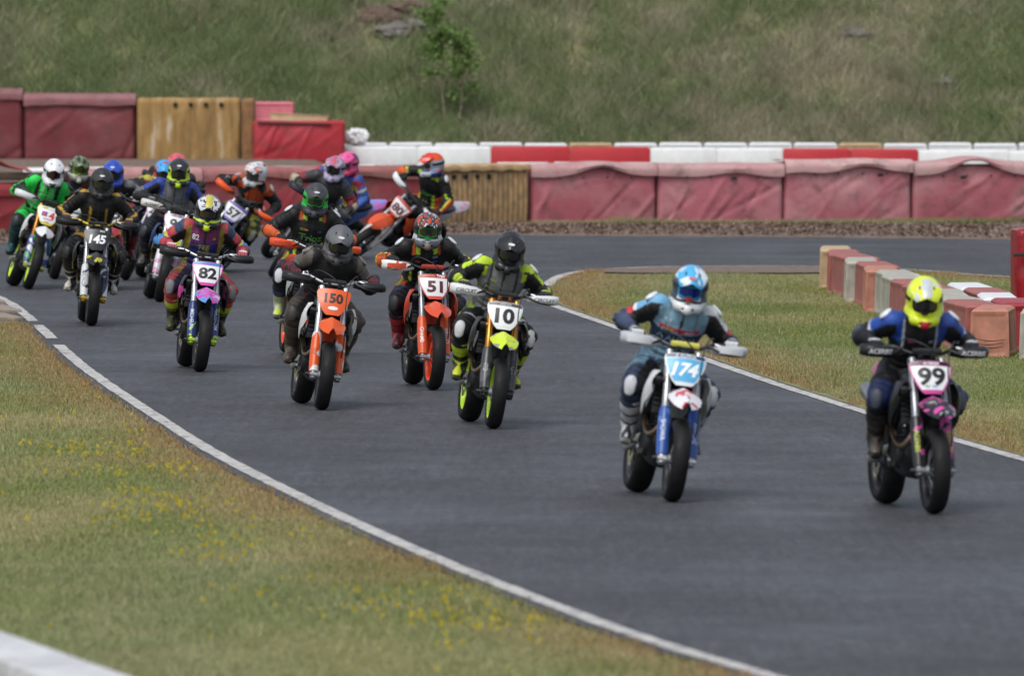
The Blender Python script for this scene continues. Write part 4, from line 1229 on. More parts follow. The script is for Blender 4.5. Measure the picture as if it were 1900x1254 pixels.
def make_bike(pos, a, lean, steer, label, sp):
    M = place_bike(pos, a, lean)
    root = empty('motorcycle', M)
    tag(root, label, 'motorcycle', 'supermoto race bikes')
    ax = Vector(U)
    MS = Matrix.Translation(S0) @ Matrix.Rotation(R(steer), 4, ax) @ Matrix.Translation(-S0)
    g = lambda k, d: sp.get(k, d)
    pl = mat(sp['plastic'], .32, var=.05, dirt=.06) if not isinstance(sp['plastic'], bpy.types.Material) else sp['plastic']
    def MM(v, **k):
        return v if isinstance(v, bpy.types.Material) else mat(v, **({'rough': .34, 'var': .05} | k))
    rimm = MM(g('rim', '#1a1a1c'), rough=.35)
    def P(name, key, m, par=root, st=False):
        return obj(name, BM[key], m, par, MS if (st and par is root) else None)
    fw = P('front_wheel', 'f_hub', ALU, root, True)
    P('tyre', 'f_tyre', TYRE, fw); P('rim', 'f_rim', rimm, fw); P('spokes', 'f_spokes', ALU if not g('spoke', None) else MM(sp['spoke']), fw); P('brake_disc', 'f_disc', CHROME, fw); P('disc_carrier', 'f_carrier', DARKM, fw)
    rw = P('rear_wheel', 'r_hub', ALU)
    P('tyre', 'r_tyre', TYRE, rw); P('rim', 'r_rim', MM(g('rim_rear', g('rim', '#1a1a1c')), rough=.35), rw); P('spokes', 'r_spokes', ALU, rw); P('brake_disc', 'r_disc', CHROME, rw); P('sprocket', 'sprocket', ALU, rw)
    for k in 'LR':
        f = P('fork_leg', 'fork_' + k, MM(g('fork', '#b9bcc0'), rough=.3, metal=.6), root, True)
        P('lower_tube', 'forklow_' + k, CHROME, f)
        P('fork_guard', 'guard_' + k, MM(g('guard', '#202124')), f)
        P('axle_clamp', 'foot_' + k, MM(g('foot', '#8f9296'), metal=.5), f)
        # wording along the fork
        if g('fork_text', None):
            txt, tcol = sp['fork_text']
            v, fc = text_geo(txt, .05, .012)
            v3 = []
            s = 1 if k == 'L' else -1
            for (p, q) in v:
                an = q / .044 + s * .25
                c = fork_pt(.20 - p * (1 if s > 0 else -1) * -1 * .9, s)
                v3.append(c + np.array((.895, 0, .446)) * .0495 * math.cos(an * (1 if s > 0 else 1)) + np.array((0, 1, 0)) * .048 * math.sin(an))
            mb = MB().add(v3, fc)
            obj('fork_lettering', mb.mesh('fork_lettering'), mat(tcol, .5), f)
        hg = P('hand_guard', 'hguard_' + k, MM(g('hguard', '#17181a')), root, True)
        if g('hg_text', None):
            txt, tcol = sp['hg_text']
            v, fc = text_geo(txt, .045, .012, shear=.2)
            s = 1 if k == 'L' else -1
            mb = MB().add([(.372 - 3.0 * (abs(.315 + s * -0 + p * (1 if s > 0 else -1)) - .325) ** 2 - .10 * abs(q), s * .33 + p, 1.106 + q) for p, q in v], fc)
            obj('hand_guard_lettering', mb.mesh('hand_guard_lettering'), mat(tcol, .5), hg)
        elif g('hg_patch', None):
            mb = MB().sheet([[((.366 - 3.2 * (y - .325) ** 2 - 2.0 * (q) ** 2), (1 if k == 'L' else -1) * y, 1.108 + q) for q in np.linspace(-.022, .022, 5)] for y in np.linspace(.25, .42, 9)], .003)
            obj('hand_guard_patch', mb, MM(sp['hg_patch']), hg)
        P('guard_brace', 'hbrace_' + k, DARKM, hg)
        P('grip', 'grip_' + k, RUB, root, True); P('lever', 'lever_' + k, ALU, root, True)
        P('radiator_shroud', 'shroud_' + k, pl); P('radiator', 'radiator_' + k, DARKM)
        P('side_panel', 'panel_' + k, MM(g('panel', '#1c1d20')))
        P('footpeg', 'peg_' + k, ALU)
        P('frame_spar', 'spar_' + k, MM(g('frame', '#222326'), rough=.4, metal=.3))
        P('swingarm_beam', 'arm_' + k, ALU)
    P('brake_caliper', 'caliper', DARKM, root, True)
    P('lower_clamp', 'clamp_lo', MM(g('clamp', '#1b1c1f'), metal=.5), root, True); P('upper_clamp', 'clamp_hi', MM(g('clamp', '#1b1c1f'), metal=.5), root, True)
    P('handlebar', 'handlebar', MM(g('bar', '#26272a'), metal=.6), root, True); P('bar_pad', 'pad', MM(g('pad', '#141416'), rough=.7), root, True)
    np_ = P('number_plate', 'plate', MM(g('plate', '#d9dadd')), root, True)
    if g('face', None): P('plate_sticker', 'plate_face', MM(sp['face']), np_)
    if g('header', None): P('plate_header', 'plate_head', MM(sp['header']), np_)
    def plate_text(txt, size, h, colr, sh=0.0, bold=.035, xs=1.0, a0=0.0, name='race_number', spc=1.0):
        v, fc = text_geo(txt, size * 1.38, min(bold, .040), sh, xs * 1.0, spc)
        # the plate is read from the front: reading direction runs from the rider's right to left
        mb = MB().add([plate_pt(a0 + p, h + q, .0075) for p, q in v], fc)
        obj(name, mb.mesh(name, 20), mat(colr, .45, var=.02), np_)
    for t in g('text', []):
        plate_text(*t[0], **t[1])
    for (a0, a1, h0, h1, cc, nm) in g('bits', []):
        ov = nm.startswith('oval')
        rows_ = 9 if ov else 3
        def bx_(i, j):
            t = -1 + 2 * i / (rows_ - 1); w_ = math.sqrt(max(.02, 1 - t * t)) if ov else 1.0
            return plate_pt((a0 + a1) / 2 + (a1 - a0) / 2 * w_ * (-1 + 2 * j / 5), (h0 + h1) / 2 + (h1 - h0) / 2 * t, .007)
        mb = MB().sheet([[bx_(i, j) for j in range(6)] for i in range(rows_)], .001)
        obj(nm, mb, MM(cc), np_)
    P('front_fender', 'fender', MM(g('fender', '#d0d0d2')), root, True)
    P('fender_liner', 'liner', MM(g('liner', '#17181a')), root, True)
    P('brake_hose', 'hose', RUB, root, True); P('clutch_cable', 'cable', RUB, root, True)
    P('fuel_tank', 'tank', MM(g('tank', '#141517'))); P('seat', 'seat', MM(g('seat', None)) if g('seat', None) else SEATM); P('rear_fender', 'tail', MM(g('tail', '#1c1d20')))
    e = P('engine_case', 'engine', ENG); P('cylinder', 'cylinder', ENG, e); P('cylinder_head', 'head', ENG, e)
    ex = P('exhaust_header', 'header', STEEL); P('silencer', 'silencer', MM(g('silencer', '#9a9ca0'), metal=.9, rough=.3), ex)
    P('down_tube', 'downtube', MM(g('frame', '#222326'), metal=.3)); P('subframe', 'subframe', ALU); P('drive_chain', 'chain', DARKM); P('shock_absorber', 'shock', MM('#b8b23a'))
    P('brake_pedal', 'pedal', ALU); P('gear_lever', 'shifter', ALU); P('skid_plate', 'skid', DARKM)
    P('axle_slider', 'peg_slider', RUB, root, True)
    return root, M
# ================================================================== riders: one continuous skin grown round a posed skeleton
def surface_nets(d, org, h):
    s = d < 0
    nx, ny, nz_ = d.shape
    cs = s[:-1, :-1, :-1].astype(np.int8)
    tot = np.zeros((nx - 1, ny - 1, nz_ - 1), np.int8)
    for i in (0, 1):
        for j in (0, 1):
            for k in (0, 1):
                tot += s[i:nx - 1 + i, j:ny - 1 + j, k:nz_ - 1 + k]
    act = (tot > 0) & (tot < 8)
    ci = np.argwhere(act)
    idm = -np.ones(act.shape, np.int64); idm[act] = np.arange(len(ci))
    acc = np.zeros((len(ci), 3)); cnt = np.zeros(len(ci))
    offs = [(i, j, k) for i in (0, 1) for j in (0, 1) for k in (0, 1)]
    for a in offs:
        for ax in range(3):
            if a[ax] == 0:
                b_ = list(a); b_[ax] = 1
                da = d[ci[:, 0] + a[0], ci[:, 1] + a[1], ci[:, 2] + a[2]]; db = d[ci[:, 0] + b_[0], ci[:, 1] + b_[1], ci[:, 2] + b_[2]]
                m = (da < 0) != (db < 0)
                t = np.where(m, da / np.where(m, da - db, 1), 0)
                p = np.tile(np.array(a, float), (len(ci), 1)); p[:, ax] += t
                acc[m] += p[m]; cnt[m] += 1
    V = (ci + acc / cnt[:, None]) * h + org
    F = []
    for ax in range(3):
        sl0 = [slice(None)] * 3; sl1 = [slice(None)] * 3
        sl0[ax] = slice(0, -1); sl1[ax] = slice(1, None)
        ch = s[tuple(sl0)] != s[tuple(sl1)]
        e = np.argwhere(ch)
        o1, o2 = [(1, 2), (2, 0), (0, 1)][ax]
        ok = (e[:, o1] > 0) & (e[:, o2] > 0) & (e[:, o1] < d.shape[o1] - 1) & (e[:, o2] < d.shape[o2] - 1)
        e = e[ok]
        def cell(a, b_):
            q = e.copy(); q[:, o1] -= a; q[:, o2] -= b_
            return idm[q[:, 0], q[:, 1], q[:, 2]]
        quad = np.stack([cell(1, 1), cell(0, 1), cell(0, 0), cell(1, 0)], 1)
        inside_first = s[e[:, 0], e[:, 1], e[:, 2]]
        quad = np.where(inside_first[:, None], quad, quad[:, ::-1])
        F.append(quad)
    return V, np.concatenate(F)

class Field:
    """signed distance on a grid; each shape only touches its own neighbourhood"""
    def __init__(s, lo, hi, h):
        s.h = h; s.org = np.array(lo, float)
        s.n = np.ceil((np.array(hi) - s.org) / h).astype(int) + 1
        s.d = np.full(s.n, 0.5, np.float32)
    def _sl(s, lo, hi, m):
        a = np.clip(np.floor((lo - m - s.org) / s.h).astype(int), 0, s.n); b_ = np.clip(np.ceil((hi + m - s.org) / s.h).astype(int) + 1, 0, s.n)
        sl = tuple(slice(a[i], b_[i]) for i in range(3))
        g = np.meshgrid(*[s.org[i] + s.h * np.arange(a[i], b_[i]) for i in range(3)], indexing='ij')
        return sl, np.stack(g, -1)
    def _join(s, sl, e, k):
        d = s.d[sl]
        if k > 0:
            hh = np.clip(.5 + .5 * (d - e) / k, 0, 1)
            s.d[sl] = d * (1 - hh) + e * hh - k * hh * (1 - hh)
        else:
            s.d[sl] = np.minimum(d, e)
    def cone(s, a, b_, ra, rb, k=.02, flat=None):
        a, b_ = np.array(a, float), np.array(b_, float); r = max(ra, rb)
        sl, P = s._sl(np.minimum(a, b_) - r, np.maximum(a, b_) + r, .07)
        ba = b_ - a
        t = np.clip(((P - a) @ ba) / (ba @ ba + 1e-12), 0, 1)
        D = P - a - t[..., None] * ba
        if flat is not None:                      # squash along a direction
            n, q = flat; n = np.array(n) / np.linalg.norm(n)
            D = D + (D @ n)[..., None] * n * (q - 1)
        s._join(sl, np.linalg.norm(D, axis=-1) - (ra + (rb - ra) * t), k)
    def ell(s, c, r, Rm=None, k=.03, cut=False):
        c = np.array(c, float); r = np.array(r, float)
        sl, P = s._sl(c - r.max(), c + r.max(), .07)
        Q = P - c
        if Rm is not None: Q = Q @ np.array(Rm)
        k0 = np.linalg.norm(Q / r, axis=-1); k1 = np.linalg.norm(Q / (r * r), axis=-1) + 1e-9
        e = k0 * (k0 - 1) / k1
        if cut: s.d[sl] = np.maximum(s.d[sl], -e)
        else: s._join(sl, e, k)
    def box(s, c, hs, rd=.01, Rm=None, k=.01, cut=False):
        c = np.array(c, float); hs = np.array(hs, float)
        m = np.linalg.norm(hs)
        sl, P = s._sl(c - m, c + m, .05)
        Q = P - c
        if Rm is not None: Q = Q @ np.array(Rm)
        q = np.abs(Q) - hs + rd
        e = np.linalg.norm(np.maximum(q, 0), axis=-1) + np.minimum(q.max(-1), 0) - rd
        if cut: s.d[sl] = np.maximum(s.d[sl], -e)
        else: s._join(sl, e, k)
    def mesh(s): return surface_nets(s.d, s.org, s.h)

def ik(a, c, l1, l2, pole):
    a, c, pole = np.array(a), np.array(c), np.array(pole, float)
    ac = c - a; L = np.linalg.norm(ac)
    if L > (l1 + l2) * .995:
        f = L / ((l1 + l2) * .995); l1, l2 = l1 * f, l2 * f
    u = ac / L
    x = (l1 * l1 - l2 * l2 + L * L) / (2 * L)
    hgt = math.sqrt(max(1e-6, l1 * l1 - x * x))
    p = pole - u * (pole @ u); p /= np.linalg.norm(p)
    return a + u * x + p * hgt

def rot(yaw, pitch, roll):
    return np.array((Matrix.Rotation(R(yaw), 3, 'Z') @ Matrix.Rotation(R(pitch), 3, 'Y') @ Matrix.Rotation(R(roll), 3, 'X')))

# ---- helmet, goggles, peak: helmet frame x forward, y left, z up
f = Field((-.19, -.16, -.22), (.24, .16, .19), .0075)
f.ell((-.01, 0, .025), (.150, .126, .135))
f.ell((-.01, 0, -.07), (.138, .116, .115), k=.05)
for sgn in (1, -1):
    f.cone((.02, sgn * .098, -.085), (.125, sgn * .066, -.108), .040, .034, .03)
    f.cone((.125, sgn * .066, -.108), (.185, 0, -.112), .034, .032, .03)
f.cone((.185, 0, -.105), (.198, 0, -.12), .03, .024, .02)
f.ell((.175, 0, -.002), (.115, .100, .066), cut=True)
f.box((.16, 0, -.002), (.11, .085, .055), .03, cut=True)
f.ell((0, 0, -.03), (.112, .095, .13), cut=True)
f.box((0, 0, -.23), (.25, .2, .055), .0, cut=True)
for sgn in (1, -1):                                           # vents
    f.box((.182, sgn * .030, -.112), (.03, .014, .009), .004, cut=True)
    f.box((.06, sgn * .05, .150), (.028, .010, .02), .004, cut=True)
HELM_V, HELM_F = f.mesh()
G = []
for i in range(14):
    t = i / 13
    x = .045 + .185 * t
    w = np.interp(t, [0, .25, .6, .9, 1], [.098, .112, .105, .088, .070])
    zc = .168 - .012 * t - .072 * t * t
    G.append([(x - .03 * abs(q) ** 2 * (t + .2), w * q, zc - (.050 - .015 * t) * abs(q) ** 2 + .010 * max(0, 1 - abs(q) * 2.2)) for q in np.linspace(-1, 1, 13)])
PEAK = MB().sheet(G, .005).mesh('helmet_peak')
def gog(w, h0, h1, x0, bul, th, n=13):
    G = []
    for i in range(n):
        q = -1 + 2 * i / (n - 1)
        lo = h0 + (.016 * max(0, 1 - abs(q) * 3) if h0 < 0 else 0) + .012 * abs(q) ** 4
        hi = h1 - .014 * abs(q) ** 4
        G.append([(x0 - bul * q * q, w * q, lo + (hi - lo) * j / 6) for j in range(7)])
    return MB().sheet(G, th)
LENS = gog(.078, -.034, .036, .146, .045, .004).mesh('goggle_lens')
GOG = gog(.093, -.048, .047, .138, .058, .012).mesh('goggle_frame')
NOSE = MB().sheet([[(.150 - .02 * abs(q), .026 * q, -.036 - .030 * t) for q in np.linspace(-1, 1, 5)] for t in np.linspace(0, 1, 4)], .004).mesh('nose_guard')
st = []
for a in np.linspace(R(52), R(308), 25):
    st.append([(-.012 + .1545 * math.cos(a), .1305 * math.sin(a), .022 + .012 * q) for q in (-1.3, 0, 1.3)])
STRAP = MB().sheet(st, .004).mesh('goggle_strap')
SHIELD = gog(.102, -.075, .062, .155, .058, .003).mesh('face_shield')

# ---- glove closed round a grip that runs along y
f = Field((-.17, -.075, -.085), (.085, .075, .085), .0048)
f.box((-.040, 0, .026), (.034, .042, .016), .014, np.array(Matrix.Rotation(R(-20), 3, 'Y')), k=.01)
f.cone((-.06, 0, .018), (-.125, .004, .004), .032, .034, .02, flat=((0, 0, 1), 1.25))
f.cone((-.115, .002, .004), (-.150, .004, -.004), .038, .041, .006)
for i, (yy, ln) in enumerate(((-.033, .94), (-.011, 1.0), (.011, .97), (.033, .84))):
    p = [(-.018, yy, .036), (.024 * ln, yy * 1.02, .036), (.042 * ln, yy * 1.02, .006), (.026, yy * .98, -.024 * ln), (.004, yy * .95, -.028)]
    rr = [.0115, .0105, .0100, .0092, .0082]
    for q in range(4): f.cone(p[q], p[q + 1], rr[q], rr[q + 1], .003)
th = [(-.045, -.040, .010), (-.018, -.050, -.016), (.012, -.044, -.028), (.030, -.030, -.026)]
for q in range(3): f.cone(th[q], th[q + 1], [.014, .0125, .0105][q], [.0125, .0105, .009][q], .004)
GLOVE_V, GLOVE_F = f.mesh()

class Ctx: pass
def rules(P, base, lst):
    c = np.tile(np.array(C(base) if isinstance(base, str) else base), (len(P), 1))
    for m, col in lst:
        c[m] = C(col) if isinstance(col, str) else col
    return c

LEATHER = attr_mat(rough=.58, bump=.5, bscale=24, var=.16, spec=.35)
SHELLM = attr_mat(rough=.34, bump=0, coat=.15, var=.08, spec=.4)
BOOTM = attr_mat(rough=.5, bump=.12, bscale=50, var=.15)
GLOVEM = attr_mat(rough=.7, bump=.25, bscale=90, var=.12)

def make_rider(M, lean, steer, label, sp):
    """M: the bike's matrix; the rider shares the bike's frame"""
    g = lambda k, d: sp.get(k, d)
    root = empty('person', M)
    tag(root, label, 'person', 'riders on supermoto bikes')
    hx, hy = g('hip', (-.24, 0.0))
    hip = np.array((hx, hy, g('hipz', 1.02)))
    roll, fold, twist = g('roll', 0.0), g('fold', 40.0), g('twist', 0.0)
    T = rot(twist, fold, 0)                                             # torso frame: z' along the spine, x' chest normal, y' left
    T = np.array(Matrix.Rotation(R(-roll), 3, 'X')) @ T
    fr, lf, up = T[:, 0], T[:, 1], T[:, 2]
    k_ = g('size', 1.0)
    chest = hip + up * .33 * k_
    neck = hip + up * .50 * k_ - fr * .005
    sh = {s: hip + up * .455 * k_ + lf * s * .185 + fr * .01 for s in (1, -1)}
    head = neck + up * .05 + np.array((1, 0, 0)) * .07 + np.array((0, 0, .09)) + np.array(g('headoff', (0, 0, 0)))
    Rh = np.array(Matrix.Rotation(R(-g('hroll', 0)), 3, 'X')) @ rot(g('hyaw', 0), g('hpitch', 14), 0)
    ax = Vector(U)
    MS = Matrix.Translation(S0) @ Matrix.Rotation(R(steer), 4, ax) @ Matrix.Translation(-S0)
    B = []                                                              # bones: name, side, a, b, ra, rb
    wrist, elbow, knee, ankle, toe = {}, {}, {}, {}, {}
    for s in (1, -1):
        if (s == 1 and g('handL', True)) or (s == -1 and g('handR', True)):
            gp = np.array(MS @ Vector((.229, s * .345, 1.137)))
        Rg = np.array(MS.to_3x3()) @ rot(-s * 6, g('wpitch', 18), 0)
        wrist[s] = gp + Rg @ np.array((-.115, 0, .006))
        elbow[s] = ik(sh[s], wrist[s], .30 * k_, .265 * k_, np.array((-.45, s * .85, g('elbow', .12) - .72)))
        hj = hip + np.array((0, s * .10, -.03))
        fo = g('footL' if s == 1 else 'footR', None)
        ankle[s] = np.array(fo[:3]) if fo else np.array((-.185, s * .215, .475))
        kn = g('kneeL' if s == 1 else 'kneeR', g('knee', .34))
        knee[s] = ik(hj, ankle[s], .43 * k_, .42 * k_, np.array((1.0, s * kn, .35)))
        td = np.array((.98, s * .22, -.20)); td /= np.linalg.norm(td)
        if fo and len(fo) > 3: td = np.array(fo[3]); td = td / np.linalg.norm(td)
        toe[s] = ankle[s] + td * .165 + np.array((0, 0, -.062))
        B += [('uarm', s, sh[s], elbow[s], .072, .054), ('farm', s, elbow[s], wrist[s], .054, .038), ('thigh', s, hj, knee[s], .105, .074), ('shin', s, knee[s], ankle[s], .072, .050)]
    vox = g('vox', .0125)
    pts = np.array([hip, chest, neck, head] + [v for d_ in (sh, wrist, elbow, knee, ankle) for v in d_.values()])
    F = Field(pts.min(0) - .20, pts.max(0) + .20, vox)
    F.ell(hip, (.155, .182, .14), T)
    F.ell(hip + up * .15 * k_ + fr * .01, (.138, .176, .165), T, k=.06)
    F.ell(chest + fr * .01, (.146, .196, .175), T, k=.06)
    F.ell(hip + up * .42 * k_ - fr * .01, (.112, .205, .105), T, k=.05)
    if g('hump', True): F.ell(hip + up * .46 * k_ - fr * .10, (.06, .09, .13), T, k=.05)
    F.cone(neck - up * .03, head - np.array((0, 0, .05)), .068, .060, .03)
    F.ell(head + Rh @ np.array((.005, 0, -.005)), (.088, .074, .112), Rh, k=.01)
    F.cone(head + Rh @ np.array((.085, 0, .0)), head + Rh @ np.array((.104, 0, -.028)), .011, .014, .008)
    for nm, s, a, b_, ra, rb in B:
        m = (a + b_) / 2
        if nm == 'uarm':
            F.cone(a, m, .086, .073, .04); F.cone(m, b_, .073, .063, .02)
            F.ell(b_, (.066, .066, .066), k=.02)
        elif nm == 'farm':
            F.cone(a, a + (b_ - a) * .35, .062, .064, .02); F.cone(a + (b_ - a) * .35, b_, .064, .042, .02)
        elif nm == 'thigh':
            F.cone(a, m, .112, .102, .045); F.cone(m, b_, .102, .084, .03)
            F.ell(b_ + (b_ - a) / np.linalg.norm(b_ - a) * .005, (.082, .078, .082), k=.02)
        else:
            F.cone(a, a + (b_ - a) * .35, .077, .074, .02); F.cone(a + (b_ - a) * .35, b_, .074, .046, .02)
            F.cone(b_, toe[s], .042, .036, .02)
    V, Fc = F.mesh()
    q0, q1, q2 = V[Fc[:, 0]], V[Fc[:, 1]], V[Fc[:, 2]]
    if np.einsum('ij,ij->i', q0 - V.mean(0), np.cross(q1 - q0, q2 - q0)).sum() < 0: print('FLIPPED'); Fc = Fc[:, ::-1]
    # bone coordinates of every vertex
    c = Ctx()
    dist = []
    names = []
    tt = []
    ou, fo_, upd = [], [], []
    for nm, s, a, b_, ra, rb in B:
        ba = b_ - a; t = np.clip(((V - a) @ ba) / (ba @ ba), 0, 1)
        D = V - a - t[:, None] * ba; n_ = np.linalg.norm(D, axis=1)
        dist.append(n_ - (ra + (rb - ra) * t)); names.append((nm, s)); tt.append(t)
        Dn = D / (n_[:, None] + 1e-9)
        ou.append(Dn[:, 1] * s); fo_.append(Dn[:, 0]); upd.append(Dn[:, 2])
    L_ = V - hip
    u, v, w = L_ @ lf, L_ @ up, L_ @ fr
    dt = np.maximum.reduce([np.abs(u) - .172, np.abs(v - .21) - .29, np.abs(w) - .12])
    hd = np.linalg.norm(V - head, axis=1) - .10
    alld = np.array(dist + [dt + .004, hd])
    who = alld.argmin(0)
    c.P, c.u, c.v, c.w = V, u, v / k_, w
    c.torso = who == len(B); c.head = who == len(B) + 1
    c.n = len(V)
    def bone(nm, s=None):
        m = np.zeros(len(V), bool)
        for i, (a, b_) in enumerate(names):
            if a == nm and (s is None or s == b_): m |= who == i
        return m
    ti = np.array(tt + [np.zeros(len(V))] * 2)
    c.t = ti[who, np.arange(len(V))]
    z0 = np.zeros(len(V))
    c.out = np.array(ou + [z0, z0])[who, np.arange(len(V))]; c.fwd = np.array(fo_ + [z0, z0])[who, np.arange(len(V))]; c.upd = np.array(upd + [z0, z0])[who, np.arange(len(V))]
    c.uarm, c.farm, c.thigh, c.shin = bone('uarm'), bone('farm'), bone('thigh'), bone('shin')
    c.arm, c.leg = c.uarm | c.farm, c.thigh | c.shin
    c.left = np.zeros(len(V), bool)
    for i, (a, b_) in enumerate(names):
        if b_ == 1: c.left |= who == i
    c.nz = lambda sc, seed=0: vnoise(V, sc, seed)
    c.front = w > 0
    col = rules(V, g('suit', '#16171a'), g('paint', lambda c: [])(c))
    col[c.head] = C('#b98d72')
    # zip, panel seams and the stitched lines along sleeves and legs
    zipm = c.torso & (np.abs(u) < .008) & (w > 0) & (v > .08); col[zipm] = np.array((.02, .02, .022))
    seam = (c.torso & (np.abs(np.abs(u) - .105) < .006)) | ((c.arm | c.leg) & (np.abs(c.fwd) < .09)) | (c.uarm & (np.abs(c.t - .12) < .02)) | (c.farm & (np.abs(c.t - .9) < .04)) | (c.thigh & (np.abs(c.t - .60) < .02)) | (c.torso & (np.abs(v - .10) < .007))
    col[seam] *= .55
    grime = np.clip(fbm(V, 5, 17, 3) * 2.4 - 1.15, 0, 1)[:, None] * .35
    col = col * (1 - grime) + np.array((.05, .045, .04)) * grime
    # leather creases: folds across the limbs near elbow, knee and waist, and loose ripples
    fold_amp = z0.copy()
    lim = c.arm | c.leg
    near_j = np.where(c.uarm | c.thigh, np.clip((c.t - .55) * 2.2, 0, 1), np.clip((.5 - c.t) * 2.2, 0, 1))
    fold_amp = np.where(lim, .0105 * near_j + .002, .007 * np.exp(-((v - .12) / .10) ** 2) + .001)
    ph = np.where(lim, c.t * 34 + 5 * vnoise(V, 7, 3), v * 110 + 6 * vnoise(V, 8, 5))
    N = np.zeros_like(V)
    tri = V[Fc]
    fn = np.cross(tri[:, 2] - tri[:, 0], tri[:, 3] - tri[:, 1])
    for q in range(4): np.add.at(N, Fc[:, q], fn)
    N /= np.linalg.norm(N, axis=1)[:, None] + 1e-12
    V2 = V + N * (fold_amp * np.sin(ph) + .012 * (fbm(V, 9, 8, 2) - .5))[:, None] * (~c.head)[:, None]
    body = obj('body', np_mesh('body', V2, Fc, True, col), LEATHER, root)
    # gloves
    for s in (1, -1):
        gp = np.array(MS @ Vector((.229, s * .345, 1.137)))
        Rg = np.array(MS.to_3x3()) @ rot(-s * 6, g('wpitch', 18), 0)
        Mg = Matrix(Rg.tolist()).to_4x4(); Mg.translation = Vector(gp)
        GV = GLOVE_V * np.array((1, s, 1))
        GF_ = GLOVE_F if s == 1 else GLOVE_F[:, ::-1]
        gc = rules(GV, g('glove', '#131315'), [((GV[:, 0] < -.10), g('cuff', '#1c1c1f')), ((np.abs(GV[:, 1]) < .05) & (GV[:, 2] > .028) & (GV[:, 0] > -.05) & (GV[:, 0] < -.005), g('knuckle', g('glove', '#131315')))])
        obj('glove', np_mesh('glove', GV, GF_, True, gc), GLOVEM, root, Mg)
    # boots
    for s in (1, -1):
        a, kn_, to = ankle[s], knee[s], toe[s]
        sd_ = (kn_ - a) / np.linalg.norm(kn_ - a)
        top = a + sd_ * .25
        P_ = np.array([a, top, to])
        f = Field(P_.min(0) - .12, P_.max(0) + .12, .009)
        fd = (to - a); fd[2] = 0; fd /= np.linalg.norm(fd); sideA = np.cross((0, 0, 1), fd)
        f.cone(a, top, .064, .076, .02)
        f.cone(top - sd_ * .03, top, .082, .083, .004)
        heel = a - fd * .045 + np.array((0, 0, -.055))
        f.cone(a, heel, .058, .050, .02); f.cone(heel, to, .050, .046, .02); f.cone(a + sd_ * .02, to + np.array((0, 0, .015)), .05, .034, .03)
        f.cone(to, to + fd * .03, .040, .034, .015, flat=((0, 0, 1), 1.15))
        Rb = np.stack([fd, sideA, np.array((0, 0, 1))], 1)
        f.box((heel + to) / 2 + np.array((0, 0, -.040)), (np.linalg.norm(to - heel) / 2 + .055, .042, .010), .008, Rb, k=.002)
        f.cone(a + sideA * .0 + sd_ * .13 + fd * .03, a + sd_ * .22 + fd * .02, .052, .058, .015)
        BV, BF = f.mesh()
        hz = (BV - a) @ sd_; low = BV[:, 2] - (a[2] - .062)
        bands = ((np.sin(hz * 75 + 1.0) > .72) & (hz > .0) & (hz < .22))
        bc = rules(BV, g('boot', '#161618'), [((hz > .16), g('boot_top', g('boot', '#161618'))), (bands, g('buckle', '#26262a')), ((low < .0) & (hz < .0), g('boot_foot', g('boot', '#161618'))), ((low < -.028), g('sole', '#101011'))])
        obj('boot', np_mesh('boot', BV, BF, True, bc), BOOTM, root)
        # knee armour
        if g('kneepad', None):
            kd = (knee[s] - hip); n = np.array((.85, s * .42, .20)); n /= np.linalg.norm(n)
            f = Field(knee[s] - .13, knee[s] + .13, .009)
            ctr = knee[s] + n * .066
            Rk = np.array(Vector(n).to_track_quat('X', 'Z').to_matrix())
            f.ell(ctr, (.026, .046, .060), Rk, k=0); f.ell(ctr - np.array((0, 0, .05)), (.022, .040, .045), Rk, k=.02)
            KV, KF = f.mesh()
            obj('knee_pad', np_mesh('knee_pad', KV, KF, True, np.tile(C(g('kneepad', '#888888')), (len(KV), 1))), BOOTM, root)
        if g('shoulder', None):
            n = lf * s * .62 + np.array((.18, 0, .75)); n /= np.linalg.norm(n)
            ctr = sh[s] + n * .078 + lf * s * .012
            f = Field(ctr - .10, ctr + .10, .009)
            Rk = np.array(Vector(n).to_track_quat('X', 'Z').to_matrix())
            f.ell(ctr, (.016, .036, .056), Rk, k=0)
            KV, KF = f.mesh()
            obj('shoulder_pad', np_mesh('shoulder_pad', KV, KF, True, np.tile(C(sp['shoulder']), (len(KV), 1))), SHELLM, root)
    # chest and sleeve lettering laid on the body surface
    if g('chest', None):
        from mathutils.bvhtree import BVHTree
        bvh = BVHTree.FromPolygons([Vector(p) for p in V2], [tuple(q) for q in Fc])
        for txt, size, uu, vv, tcol, shr in sp['chest']:
            tv, tf = text_geo(txt, size, .02, shr)
            out3 = []
            for p, q in tv:
                o_ = hip + up * (vv + q) * k_ + lf * (uu + p) + fr * .6
                hit = bvh.ray_cast(Vector(o_), Vector(-fr))
                h_ = np.array(hit[0]) if hit[0] is not None else o_ - fr * .46
                out3.append(h_ + fr * .007)
            mb = MB().add(out3, tf)
            obj('suit_lettering', mb.mesh('suit_lettering', 30), mat(tcol, .6, var=.03), root)
    # helmet
    h = sp['helmet']
    Mh = Matrix(Rh.tolist()).to_4x4(); Mh.translation = Vector(head)
    X, Y, Z = HELM_V.T
    ang = np.arctan2(np.abs(Y), X)
    lst = []
    if h.get('graf'):
        for (cc, sc, thr, seed) in h['graf']:
            Q = np.c_[X * .8, np.abs(Y) * 1.0, Z * 1.5] + seed
            lst.append((vnoise(Q, sc, seed % 7) > thr, cc))
    if h.get('top'): lst.append(((np.abs(Y) < .05 + .03 * (X < 0)) & (Z > .06), h['top']))
    if h.get('side'): lst.append(((np.abs(Y) > .085) & (Z < .07) & (Z > -.06), h['side']))
    if h.get('chin'): lst.append(((Z < -.066) & (X > .03), h['chin']))
